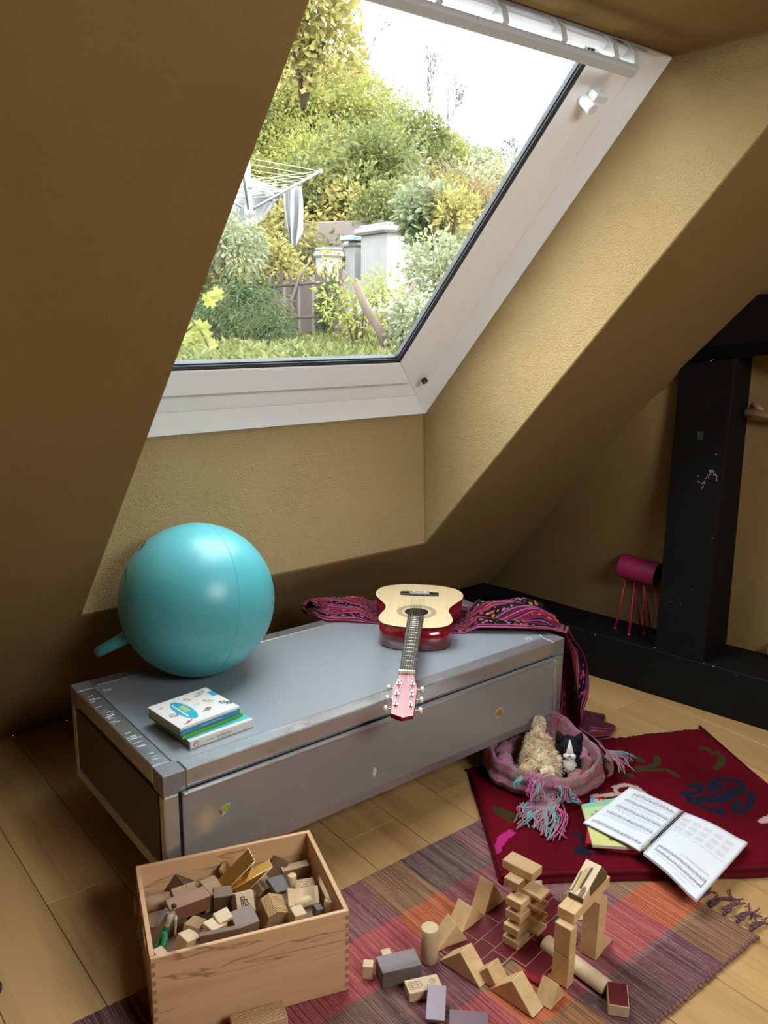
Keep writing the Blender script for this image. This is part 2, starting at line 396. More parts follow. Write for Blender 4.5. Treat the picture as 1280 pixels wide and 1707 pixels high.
# pink tube creature on stick legs, standing on the sill
pk = mat('magenta_card', (.30, .006, .075), .6); pkl = mat('pink_straw', (.42, .012, .07), .5)
feet = [on(1025, 1049, SH), on(1048, 1060, SH), on(1073, 1058, SH)]
cb = onp(1064, 950, (2.93, 0, 0), (1, 0, .0))
t0 = thing('pink_tube_creature', 'magenta cardboard tube animal on thin stick legs standing on the black sill', 'craft toy', (cb.x, cb.y, SH), 0)
L_ = lambda v: Vector(v)-t0.location
d = (BD + Vector((.0, 0, -.05))).normalized()
c0 = L_(cb)
p, q = c0-d*.075, c0+d*.085
mb = MB(); mb.cyl(p, q, .05, .05, n=28, caps=False); mb.cyl(q, p, .046, .046, n=28, caps=False)
e = d.orthogonal().normalized()
mb.cyl(p, p+d*.004, .05, .05, n=28)
for i in range(28): pass
mb.build('tube_body', pk, t0)
mb = MB(); mb.cyl(q-d*.01, q-d*.006, .0465, n=28); mb.build('end_disc', mat('dark_card', (.012, .003, .005), .8), t0)
for i, f in enumerate(feet):
    st = c0+d*(-.045+.04*i)+Vector((-.01, 0, -.045)); lf = L_(f)
    mb = MB(); mb.tube([st, st.lerp(lf, .5), lf+Vector((0, 0, .004))], [.003, .0035, .005], n=8); mb.ell(lf+Vector((0, 0, .006)), (.007, .007, .006)); mb.build('leg', pkl, t0)
for i in range(3):
    st = c0+d*(-.03+.045*i)+Vector((.02, 0, -.04)); lf = st+Vector((.03, -.035, 0)); lf.z = .006
    mb = MB(); mb.tube([st, lf], [.003, .004], n=8); mb.build('leg', pkl, t0)

# branch with a cut end in the right-hand opening, and orange ball at the frame edge
bk = wood('branch_wood', (.42, .26, .14), (.22, .12, .06), scale=1.5)
b0 = BM.inverted() @ onp(1243, 687, (2.99, 0, 0), (1, 0, 0))
t0 = thing('driftwood_branch', 'peeled branch jammed across the opening right of the black post', 'branch', BM @ b0); t0.rotation_euler = fr_.rotation_euler
mb = MB(); pts = [Vector((0, .0, 0)), Vector((.1, .01, -.006)), Vector((.25, .02, .01)), Vector((.5, .03, -.01)), Vector((1.15, .03, .0))]
mb.tube(pts, [.0165, .014, .016, .018, .016], n=12); mb.build('stem', bk, t0)
mb = MB(); mb.tube([Vector((.05, .01, .006)), Vector((.01, .06, .02)), Vector((-.02, .10, .022))], [.013, .012, .010], n=10); mb.build('side_twig', bk, t0)
mb = MB(); mb.cyl((-.004, 0, 0), (.001, 0, 0), .0075, n=10); mb.build('pith', M['black_paint'], t0)
mb = MB(); mb.lathe([(0, -.04), (.02, -.035), (.036, -.016), (.04, 0), (.036, .016), (.02, .035), (0, .04)], 20)
oc = on(1288, 1105, SH); tag(mb.build('orange_ball', mat('orange_plastic', (.75, .13, .01), .4), None, (oc.x+.03, oc.y, SH+.04)), 'orange ball on the black sill at the right edge', 'ball')

# ------------------------------------------------------------------ aluminium chest
CX, CY, CL, CD, ZB, ZT = .726, 1.711, 1.444, .626, .134, .425
alu = mat('chest_sheet', (.30, .335, .37), .42, .35); n = N(alu); co = n.coord((1, 1, 1))
n.l(n.math('MULTIPLY_ADD', n.noise(co, 3, 2, .5), .08, .27), n.b.inputs['Roughness'])
n.base(n.mix(n.ramp(n.noise(n.coord((6, 60, 60)), 3, 3), [(.3, (0, 0, 0)), (.8, (1, 1, 1))]), (.34, .375, .405), (.36, .39, .42)))
alf = mat('chest_front_sheet', (.31, .295, .28), .38, .3)
aled = mat('brushed_profile', (.56, .57, .58), .3, .85); n = N(aled)
n.l(n.math('MULTIPLY_ADD', n.noise(n.coord((3, 3, 3)), 6, 5, .7), .35, .15), n.b.inputs['Roughness'])
n.bump(n.noise(n.coord((40, 220, 220)), 1, 2), .12, .001)
alc = mat('corner_cap_grey', (.27, .275, .28), .42, .5)
dk = mat('dark_gap', (.006, .006, .006), .8)
ch = thing('aluminium_chest', 'long low grey aluminium chest with profile edges under the skylight', 'chest', (CX, CY, 0))
e_ = .0
a = MB(); a.box((CL/2, CD/2, (ZB+ZT)/2), (CL-.012, CD-.012, ZT-ZB-.012)); a.build('body', alf, ch)
PW = .048
a = MB(); a.box((CL/2, CD/2, ZT-.004), (CL-2*PW-.003, CD-2*PW-.003, .007)); a.build('lid_panel', alu, ch, bevel=.001)
CW = .058
def bar(name, c, dim, mt=aled, bv=.003): a = MB(); a.box(c, dim); return a.build(name, mt, ch, bevel=bv)
for y in (PW/2, CD-PW/2): bar('edge_profile', (CL/2, y, ZT-.024), (CL-2*CW-.003, PW, .048))
for x in (PW/2, CL-PW/2): bar('edge_profile', (x, CD/2, ZT-.024), (PW, CD-2*CW-.003, .048))
for y in (.012, CD-.012): bar('edge_profile', (CL/2, y, ZB+.018), (CL-.05, .024, .036))
for x in (.012, CL-.012): bar('edge_profile', (x, CD/2, ZB+.018), (.024, CD-.05, .036))
for x in (.02, CL-.02):
    for y in (.014, CD-.014): bar('corner_post', (x, y, (ZB+ZT-.058)/2), (.04, .028, ZT-ZB-.059))
for x in (CW/2, CL-CW/2):
    for y in (CW/2, CD-CW/2): bar('corner_cap', (x, y, ZT-.029), (CW, CW, .0575), alc, .002)
# front panel with a rolled lip
fx0, fx1, fz0, fz1 = .043, CL-.035, ZB+.032, ZT-.0535
a = MB(); a.box(((fx0+fx1)/2, -.003, (fz0+fz1)/2), (fx1-fx0, .012, fz1-fz0)); fp = a.build('front_panel', alf, ch, bevel=.002)
a = MB()
a.box(((fx0+fx1)/2, -.010, fz1-.004), (fx1-fx0, .012, .010)); a.box((fx1-.018, -.010, (fz0+fz1)/2), (.006, .006, fz1-fz0-.02))
a.build('lip', aled, fp, bevel=.0035)
a = MB(); a.box(((fx0+fx1)/2-.002, .001, (fz0+fz1)/2-.001), (fx1-fx0+.006, .006, fz1-fz0+.003)); a.build('panel_gap', dk, ch)
a = MB(); a.box((-.002+.006, CD/2, (ZB+ZT)/2-.01), (.010, CD-.07, ZT-ZB-.1)); a.build('side_panel', mat('shaded_side_sheet', (.10, .078, .05), .5, .2), ch, bevel=.001)  # shade on the chest's end is painted in as a darker sheet colour
for i, x in enumerate((.34, .42, .47, .52, .6, .78, .93, 1.12)):
    a = MB(); a.cyl((x, -.0088, fz0+.013), (x, -.0105, fz0+.013), .0028, n=10); a.build('rivet', aled, fp)
for (x, y) in ((.09, .07), (CL-.09, .07), (.09, CD-.07), (CL-.09, CD-.07)):
    a = MB(); a.cyl((x, y, ZB+.002), (x, y, ZB-.018), .03, n=16); a.cyl((x-.012, y, .055), (x+.012, y, .055), .055, n=24, m=1); a.box((x, y, .085), (.04, .05, .07)); a.build('caster', [dk, M['gasket']], ch)
# stickers on the front, scratches on the lid
def chp(px, py): q = onp(px, py, (0, CY-.009, 0), (0, 1, 0)); return q.x-CX, q.z
def sticker(nm, px, py, poly, mt, lab, k=.001):
    x, z = chp(px, py); a = MB(); a.prism([(x+u*k, z+v*k) for u, v in poly], -.0096, -.0088, M=SX); tag(a.build(nm, mt, fp), lab)
def blob(n_, r, sd, am=.3):
    q = random.Random(sd); return [(r*(1+q.uniform(-am, am))*math.cos(6.283*i/n_), r*(1+q.uniform(-am, am))*math.sin(6.283*i/n_)) for i in range(n_)]
sticker('sticker_backing', 374, 1349, [(-15, -14), (-6, -17), (6, -6), (14, 4), (17, 12), (4, 15), (-10, 8)], mat('sticker_white', (.5, .48, .42), .6), 'pale outline of the bird sticker')
a_ = mat('sticker_green', (.28, .42, .03), .5)
x, z = chp(374, 1349); a = MB(); a.prism([(x+u*.001, z+v*.001) for u, v in [(-3, -4), (4, -6), (10, 0), (15, 9), (4, 12), (-9, 7), (-10, 0)]], -.0103, -.0094, M=SX)
a.prism([(x+u*.001, z+v*.001) for u, v in [(-12, -14), (-6, -10), (-8, 1), (-13, 2)]], -.0103, -.0094, M=SX, m=1)
tag(a.build('bird_sticker', [a_, mat('sticker_red', (.4, .06, .02), .5)], fp), 'green bird sticker with red tail')
sticker('flower_sticker', 507, 1309, blob(12, 13, 3), mat('sticker_grey', (.25, .25, .26), .6), 'worn grey flower sticker')
sticker('feather_sticker', 624, 1287, [(-2, -17), (6, -8), (8, 6), (3, 14), (-6, 12), (-3, 4), (-8, -2)], mat('sticker_pale', (.55, .54, .5), .6), 'torn pale sticker')
sticker('round_sticker', 832, 1188, blob(12, 19, 8, .15), mat('sticker_cream', (.5, .42, .3), .6), 'cream rim of the brown sticker')
x, z = chp(832, 1188); a = MB(); a.prism([(x+u*.001, z+v*.001) for u, v in blob(12, 14, 9, .2)], -.0103, -.0094, M=SX); tag(a.build('brown_sticker', mat('sticker_brown', (.33, .16, .06), .6), fp), 'brown round sticker')
sc = mat('scratch_white', (.62, .64, .66), .5)
a = MB(); q_ = random.Random(3)
for (px, py, n_, sp) in ((178, 1151, 7, 6), (879, 1064, 9, 5)):
    for i in range(n_):
        c = on(px+q_.uniform(-sp, sp), py+q_.uniform(-2, 2), ZT); x, y = c.x-CX, c.y-CY
        an = q_.uniform(0, 3); l = q_.uniform(.004, .012); w = .0012
        dx, dy = math.cos(an)*l, math.sin(an)*l
        a.prism([(x-dx, y-dy), (x+dy*.15, y-dx*.15), (x+dx, y+dy), (x-dy*.15, y+dx*.15)], ZT-.0006, ZT+.0004)
tag(a.build('lid_scratches', sc, ch), kind='stuff')
a = MB()
for i in range(26):
    y = q_.uniform(.08, CD-.08); x0 = q_.uniform(.004, .02); l = q_.uniform(.008, .026)
    a.prism([(x0, y), (x0+l, y+q_.uniform(-.004, .004)), (x0+l, y+.0012), (x0, y+.0012)], ZT-.0002, ZT+.0005)
for i in range(26):
    x = q_.uniform(.1, CL-.1); y0 = q_.uniform(.004, .02); l = q_.uniform(.005, .02)
    a.prism([(x, y0), (x+.0012, y0), (x+q_.uniform(.0, .012), y0+l)], ZT-.0002, ZT+.0005)
tag(a.build('profile_scuffs', mat('scuff', (.7, .71, .72), .35, .6), ch), kind='stuff')

# ------------------------------------------------------------------ hopper ball
BR = .2265
bc = on(329, 999, ZT+BR)
tq = mat('turquoise_vinyl', (.075, .37, .40), .42, spec=.5); n = N(tq); n.base(n.mix(n.ramp(n.noise(n.coord(), 5, 4, .6), [(.4, (0, 0, 0)), (.75, (1, 1, 1))]), (.07, .36, .39), (.11, .42, .45)))
n.l(n.math('MULTIPLY_ADD', n.noise(n.coord(), 9, 4, .6), .16, .27), n.b.inputs['Roughness']); n.bump(n.noise(n.coord(), 160, 2), .04, .001)
hb = thing('hopper_ball', 'big turquoise hopper ball with handle on the left end of the chest', 'ball', (bc.x, bc.y, ZT))
mb = MB(); mb.ell((0, 0, BR), (BR, BR, BR), n=96, k=64); mb.build('ball', tq, hb)
# thin moulding seam
mb = MB(); v = (CAM-bc).normalized(); side = v.cross(Vector((0, 0, 1))).normalized()
nrm = (side*.85 - v*.42).normalized(); e1 = nrm.orthogonal().normalized(); e2 = nrm.cross(e1); off = nrm*(-BR*-.0)
nn = (side*.87+v*.5).normalized(); e1 = nn.orthogonal().normalized(); e2 = nn.cross(e1); rad = math.sqrt(1-.12**2)*BR
mb.tube([Vector((0, 0, BR))+(e1*math.cos(t)+e2*math.sin(t))*BR*1.0 for t in [6.2832*i/96 for i in range(96)]], .0009, n=5, closed=True); mb.build('seam', tq, hb)
# two-pronged handle: a thick loop growing out of the ball
hp = onp(158, 1090, (0, 2.36, 0), (0, 1, 0)); h0 = Vector((bc.x, bc.y, ZT))
hdir = (hp-bc).normalized()
root = bc+hdir*BR*.93; tip = bc+hdir*(BR+.075)
perp = hdir.cross(v).normalized(); w_ = v-hdir*v.dot(hdir); w_.normalize()
lp = []
for i in range(17):
    t = math.pi*i/16
    lp.append(root+hdir*(.115*math.sin(t))+w_*(-.055*math.cos(t))-h0)
mb = MB(); mb.tube(lp, [.02-.004*math.sin(math.pi*i/16) for i in range(17)], n=14); mb.build('handle', tq, hb)
# small printed marks along the left rim
mb = MB(); q_ = random.Random(12)
for i in range(20):
    px, py = 243-i*.95-q_.uniform(0, 3)*1.0, 905+i*1.2 if i < 12 else 955+i
    if i >= 12: px, py = 208+q_.uniform(0, 3), 950+(i-12)*2
    dd = ray(px, py).normalized(); oc = CAM-bc; bq = oc.dot(dd); ds = bq*bq-(oc.length_squared-BR*BR)
    if ds <= 0: continue
    h = CAM+dd*(-bq-math.sqrt(ds)); nrm = (h-bc).normalized(); ta = nrm.orthogonal().normalized(); tb = nrm.cross(ta)
    h = h-h0; an = q_.uniform(0, 3); u_ = ta*math.cos(an)+tb*math.sin(an)
    mb.tube([h-u_*.004, h+u_*.004], .0011, n=4)
tag(mb.build('printed_marks', mat('black_ink', (.01, .012, .015), .6), hb), kind='stuff')

# ------------------------------------------------------------------ books
paper = mat('page_block', (.62, .56, .45), .85); n = N(paper); n.bump(n.noise(n.coord((20, 20, 900)), 1, 1), .4, .001)
boardp = mat('board_book_block', (.45, .40, .33), .8)
ink = mat('dark_ink', (.03, .03, .035), .8)
def colmat(name, rough=.5, spec=.4, st=0):
    m = mat(name, rough=rough, spec=spec); n = N(m); at = n.n('ShaderNodeVertexColor'); at.layer_name = 'Col'; n.base(at.outputs[0])
    if st: n.bump(n.noise(n.coord(), 300, 2), st, .002)
    return m
cover = colmat('printed_cover', .35)
def book(name, lab, cat, pos, w, d, h, rz, spine, covfn, block, group=None, res=60, rnd=0):
    # w along x (spine side at y=0), d along y
    t = thing(name, lab, cat, pos, rz, group)
    a = MB(); a.box((w/2, d/2+.001, h/2), (w-.005, d-.006, h-.004)); a.build('pages', block, t, bevel=.001)
    a = MB(); a.grid(lambda u, v: (u*w, v*d, h), res, res, colfn=lambda u, v: covfn(u, v)); 
    a.build('front_cover', cover, t)
    a = MB(); a.box((w/2, d/2, .0015), (w, d, .003)); a.box((w/2, d/2, h-.0016), (w, d, .003)); a.build('cover_board', spine if isinstance(spine, bpy.types.Material) else spine[0], t, bevel=.0008)
    a = MB(); a.box((w/2, .001, h/2), (w, .003, h)); sp = a.build('spine', spine if isinstance(spine, bpy.types.Material) else spine[1], t, bevel=.001)
    return t
def marks(t, n_, x0, x1, z0, z1, mt, y=-.0009, sz=.0012, seed=0, par='spine'):
    q = random.Random(seed); a = MB()
    for i in range(n_):
        x = lerp(x0, x1, (i+q.uniform(.1, .7))/n_); hh = (z1-z0)*q.uniform(.5, 1)
        a.prism([(x, z0), (x+sz*.5, z0), (x+sz*.5, z0+hh), (x, z0+hh)], y, y+.0006, M=SX)
        a.prism([(x, z0+(z1-z0)*.4), (x+sz*1.6, z0+(z1-z0)*.4), (x+sz*1.6, z0+(z1-z0)*.55), (x, z0+(z1-z0)*.55)], y, y+.0006, M=SX)
    o = a.build('spine_lettering', mt, t); tag(o, kind='stuff')
W_ = (.70, .68, .63); TL = (.10, .42, .45)
def inell(u, v, a, b, ra, rb, an=0):
    du, dv = u-a, v-b; c, s_ = math.cos(an), math.sin(an); x, y = du*c+dv*s_, -du*s_+dv*c
    return (x/ra)**2+(y/rb)**2
def cov_top(u, v):
    bl = (.03, .36, .50)
    if inell(u, v, .335, .50, .125, .37)**1 < 1:
        if abs(u-.285) < .016 and .25 < v < .78 and (int(v*60) % 4): return (.7, .74, .7)
        if abs(u-.375) < .045 and .42 < v < .66 and (int(v*44+u*60) % 3): return (.55, .55, .12)
        return bl
    if u > .90 and .62 < v < .82: return bl
    for (a, b, ra, rb, c) in ((.14, .45, .07, .08, (.2, .18, .15)), (.12, .82, .03, .05, (.5, .12, .1)), (.55, .8, .05, .08, (.33, .28, .2)), (.80, .86, .12, .05, (.2, .19, .17)), (.76, .52, .05, .10, (.35, .28, .12)), (.58, .55, .05, .05, (.45, .42, .3)), (.60, .27, .10, .05, (.25, .15, .1)), (.93, .28, .06, .12, (.06, .07, .08)), (.19, .10, .10, .03, (.35, .08, .05))):
        if inell(u, v, a, b, ra, rb, .5) < 1 and noise.noise(Vector((u*40, v*40, a*9))) > -.05: return c
    return W_
bp = on(304, 1220, ZT+.02)
bkb = [mat('teal_board', (.08, .34, .34), .4), mat('white_spine', (.66, .63, .55), .45)]
base = on(317, 1250, ZT)
t = book('board_book', 'thick white-spined board book with teal cover, bottom of the stack on the chest', 'book', (base.x, base.y, ZT), .185, .185, .021, R(3), bkb, lambda u, v: (.09, .42, .43) if v > .07 else (.62, .62, .56), boardp, 'books stacked on the chest')
marks(t, 16, .075, .12, .009, .014, ink, seed=2); marks(t, 14, .08, .115, .0035, .0065, ink, seed=5, sz=.0009); marks(t, 9, .045, .068, .009, .0125, mat('grey_ink', (.3, .29, .27), .8), seed=3)
a = MB(); a.cyl((.017, -.001, .011), (.017, .001, .011), .0075, n=18); tag(a.build('round_emblem', mat('emblem_red', (.45, .07, .05), .6), t), 'small red round emblem on the spine')
a = MB(); a.cyl((.017, -.0014, .011), (.017, -.0005, .011), .0055, n=18); a.build('emblem_centre', bkb[1], t)
a = MB(); a.box((.017, -.0018, .011), (.006, .0006, .0012)); a.box((.017, -.0018, .0125), (.0012, .0006, .004)); a.build('emblem_figure', mat('emblem_red2', (.4, .07, .05), .6), t)
gm = mat('green_cover', (.12, .42, .03), .4)
base = on(304, 1233, ZT+.0215)
t = book('picture_book', 'thin green picture book between the white and the teal board book', 'book', (base.x, base.y, ZT+.0212), .185, .16, .009, R(7), gm, lambda u, v: (.12, .42, .03), boardp, 'books stacked on the chest', res=8)
marks(t, 8, .04, .06, .003, .006, mat('orange_ink', (.7, .25, .02), .7), seed=8)
bs_ = [mat('white_board', W_, .35), mat('blue_spine', (.02, .22, .42), .35)]
t = book('illustrated_book', 'white board book with animal drawings and blue title oval, topmost on the chest', 'book', (base.x-.004, base.y+.003, ZT+.0304), .178, .157, .0215, R(6), [boardp, boardp], cov_top, boardp, 'books stacked on the chest', res=90)
a = MB(); a.box((.089, -.0012, .0085), (.178, .002, .014)); a.build('blue_spine_band', bs_[1], t)
a = MB(); a.box((.089, -.001, .0185), (.178, .002, .006)); a.build('white_spine_band', bs_[0], t)
marks(t, 24, .055, .125, .007, .011, mat('white_ink', (.6, .65, .7), .7), y=-.0028, seed=4); marks(t, 4, .008, .03, .006, .012, mat('teal_ink', (.03, .5, .6), .7), y=-.0028, seed=6, sz=.002)

# ------------------------------------------------------------------ guitar
A0 = Vector((1.985, 2.240, 0)); A1 = Vector((1.288, 1.517, 0)); GA = (A1-A0).normalized(); GB = Vector((-GA.y, GA.x, 0))
gt = thing('guitar', "child's acoustic guitar with pale top and dark red sides lying across the chest", 'guitar', (A0.x, A0.y, ZT)); gt.rotation_euler = (0, 0, math.atan2(GA.y, GA.x))
# local x from tail to head, y sideways
BLN = .43; TH = .082
half = [(0, 0), (.002, .05), (.015, .095), (.045, .135), (.09, .152), (.14, .148), (.19, .125), (.235, .107), (.275, .105), (.32, .115), (.365, .118), (.405, .100), (.425, .060), (.43, .03), (.43, 0)]
def cr(P, n_):
    out = []
    for i in range(len(P)-1):
        p0, p1, p2, p3 = P[max(i-1, 0)], P[i], P[i+1], P[min(i+2, len(P)-1)]
        for k in range(n_):
            t = k/n_; out.append(tuple(.5*((2*p1[j])+(-p0[j]+p2[j])*t+(2*p0[j]-5*p1[j]+4*p2[j]-p3[j])*t*t+(-p0[j]+3*p1[j]-3*p2[j]+p3[j])*t**3) for j in (0, 1)))
    return out+[P[-1]]
hf = cr(half, 4)
outl = hf + [(x, -y) for x, y in reversed(hf[1:-1])]
def inset(poly, d):
    n_ = len(poly); out = []
    for i in range(n_):
        p, q, r = Vector(poly[i-1]), Vector(poly[i]), Vector(poly[(i+1) % n_]); tg = (r-p).normalized(); nn = Vector((-tg.y, tg.x))
        out.append((q.x-nn.x*d, q.y-nn.y*d))
    return out
# outline runs clockwise seen from above -> inward normal test
area = sum(outl[i-1][0]*outl[i][1]-outl[i][0]*outl[i-1][1] for i in range(len(outl)))
sg = 1 if area > 0 else -1
redl = mat('dark_red_lacquer', (.19, .004, .010), .14, spec=.6, Coat_Weight=.6, Coat_Roughness=.05)
spr = mat('spruce_top', (.73, .56, .32), .32, spec=.4, Coat_Weight=.3); n = N(spr); n.base(n.ramp(n.noise(n.coord((2, 260, 2)), 1, 2), [(.3, (.66, .49, .26)), (.7, (.76, .60, .36))]))
blk_ = mat('black_binding', (.012, .010, .009), .35)
a = MB(); a.prism(outl, .003, TH-.004, sm=True); a.build('sides', redl, gt)
a = MB(); a.prism(outl, .0, .004); a.prism(inset(outl, -sg*.001), TH-.005, TH-.001); a.build('binding', blk_, gt, bevel=.0008)
SHx = .287; SR = .0405
# soundboard with a real hole: ring of quads from hole to outline
ins = inset(outl, sg*.003)
a = MB(); n_ = len(ins)
def rayhit(an):
    dx, dy = math.cos(an), math.sin(an); best = None
    for i in range(n_):
        p, q = ins[i-1], ins[i]; ex, ey = q[0]-p[0], q[1]-p[1]; den = dx*ey-dy*ex
        if abs(den) < 1e-12: continue
        t = ((p[0]-SHx)*ey-(p[1])*ex)/den; u = ((p[0]-SHx)*dy-(p[1])*dx)/den
        if t > 0 and -1e-9 <= u <= 1+1e-9: best = t if best is None else min(best, t)
    return best
vs = []; NN = 120
for k in range(NN):
    an = 6.28318*k/NN; tt = rayhit(an)
    for rr_ in (SR, lerp(SR, tt, .5), tt): vs.append((SHx+math.cos(an)*rr_, math.sin(an)*rr_, TH))
fs = []
for k in range(NN):
    j = (k+1) % NN
    fs += [(k*3, k*3+1, j*3+1, j*3), (k*3+1, k*3+2, j*3+2, j*3+1)]
a.add(vs, fs); a.build('soundboard', spr, gt)
a = MB(); a.cyl((SHx, 0, TH-.004), (SHx, 0, TH), SR, n=48, caps=False); a.build('hole_rim', spr, gt)
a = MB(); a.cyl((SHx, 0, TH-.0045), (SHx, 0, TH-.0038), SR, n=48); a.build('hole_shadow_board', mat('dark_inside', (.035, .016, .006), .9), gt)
def annulus(a, r0, r1, z, m=0, n_=64, skip=None):
    vs = []
    for k in range(n_):
        t = 6.28318*k/n_
        for r_ in (r0, r1): vs.append((SHx+math.cos(t)*r_, math.sin(t)*r_, z))
    fs = [(k*2, k*2+1, ((k+1) % n_)*2+1, ((k+1) % n_)*2) for k in range(n_) if not skip or skip(k)]
    a.add(vs, fs, m)
rb_ = mat('rosette_brown', (.22, .18, .12), .4)
a = MB(); annulus(a, .047, .0475, TH+.0003); annulus(a, .050, .0512, TH+.0003); annulus(a, .0512, .0625, TH+.00025, 0, 72, lambda k: k % 2 == 0); annulus(a, .0625, .064, TH+.0003); annulus(a, .066, .0675, TH+.0003)
annulus(a, .0512, .0625, TH+.0002, 1); a.build('rosette', [rb_, mat('rosette_light', (.5, .42, .28), .4)], gt)
a = MB(); a.prism([(.097, -.068), (.122, -.068), (.125, -.035), (.125, .035), (.122, .068), (.097, .068), (.092, .035), (.092, -.035)], TH, TH+.006)
bg = a.build('bridge', blk_, gt, bevel=.001)
a = MB(); a.box((.114, 0, TH+.008), (.004, .07, .005)); tag(a.build('saddle', mat('bone', (.75, .72, .62), .4), bg), 'white saddle')
for y in (-.02, .02): a = MB(); a.cyl((.100, y, TH+.006), (.100, y, TH+.008), .003, n=12); a.build('bridge_dot', M['white'], bg)
# neck
NK0, NK1 = .335, .785; zf = TH+.004
a = MB()
wN = lambda x: lerp(.0265, .0215, (x-NK0)/(NK1-NK0))
zN = lambda x: zf+.002
a.prism([(NK0, -wN(NK0)), (NK1, -wN(NK1)), (NK1, wN(NK1)), (NK0, wN(NK0))], TH, zf+.002); fbd = a.build('fretboard', mat('grey_fretboard', (.055, .05, .042), .45), gt, bevel=.0006)
SC = NK1-.114; k = 0
for k in range(1, 19):
    x = NK1-SC*(1-2**(-k/12))
    if x < NK0+.004: break
    a = MB(); a.cyl((x, -wN(x)+.0005, zf+.0022), (x, wN(x)-.0005, zf+.0024), .0014, n=6); a.build('fret', M['alu_light'] if 'alu_light' in M else M.setdefault('alu_light', mat('fret_metal', (.75, .72, .62), .25, 1)), fbd)
a = MB(); rows = []
for i in range(9):
    x = lerp(BLN-.002, NK1+.006, i/8); w = wN(max(x, NK0)); dpt = .024 if i else .05
    if i == 1: dpt = .034
    rows.append([(x, math.cos(t)*w, TH-.0005-math.sin(t)*dpt) for t in [math.pi*j/10 for j in range(11)]])
vs = [p for r_ in rows for p in r_]
a.add(vs, [(i*11+j, i*11+j+1, (i+1)*11+j+1, (i+1)*11+j) for i in range(8) for j in range(10)]+[tuple(i*11+j for j in ([0, 10] if 0 else [])) for i in range(0)], 0, True)
a.add([rows[-1][j] for j in range(11)], [tuple(range(11))])
a.add([rows[0][0], rows[0][10], rows[-1][10], rows[-1][0]], [(0, 1, 2, 3)]); a.build('neck', redl, gt)
a = MB(); a.box((NK1+.004, 0, zf+.002), (.007, .046, .010)); tag(a.build('nut', mat('bone_nut', (.72, .66, .5), .4), gt, bevel=.0012), 'cream nut')
# headstock tilts down behind the nut
HT = Matrix.Translation((NK1+.006, 0, TH+.001)) @ Matrix.Rotation(R(12), 4, 'Y')
hs = [(0, -.022), (.03, -.026), (.06, -.034), (.175, -.030), (.188, 0), (.175, .030), (.06, .034), (.03, .026), (0, .022)]
face = mat('red_face_sheen', (.36, .12, .13), .4, spec=.5, Coat_Weight=.25, Coat_Roughness=.25)  # red lacquer lightened to pink, its reflected light painted into the colour
a = MB(); a.prism(hs, -.015, .0, M=HT, mtop=1); hd = a.build('headstock', [redl, face], gt, bevel=.001)
chrome = mat('chrome', (.8, .8, .8), .15, 1); cream = mat('cream_plastic', (.76, .72, .58), .35)
posts = []
for sgn in (-1, 1):
    for i in range(3):
        x = .048+i*.045; y = sgn*(.020 if i else .019)
        a = MB(); a.cyl((x, y, 0), (x, y, .003), .006, n=16, M=HT); a.cyl((x, y, .003), (x, y, .012), .0028, n=10, M=HT); a.build('tuner_post', chrome, hd)
        posts.append(HT @ Vector((x, y, .008)))
        kb = Vector((x+.004, sgn*.046, -.012))
        a = MB(); a.cyl((x+.004, sgn*.028, -.012), (x+.004, sgn*.040, -.012), .0022, n=8, M=HT); a.build('tuner_shaft', chrome, hd)
        a = MB(); a.ell(kb, (.0085, .0062, .0095), M=HT, n=16, k=10); a.build('tuner_button', cream, hd)
# strings
order = [posts[0], posts[1], posts[2], posts[5], posts[4], posts[3]]
stm = mat('string', (.62, .58, .5), .35, .8)
for i in range(6):
    y = -.0155+i*.0062; y2 = y*1.5
    a = MB(); a.tube([(.114, y2, TH+.0105), (.114+.003, y2, TH+.0105), (NK1+.002, y, zf+.0075), order[i]], .0004, n=5); a.build('string', stm, gt)

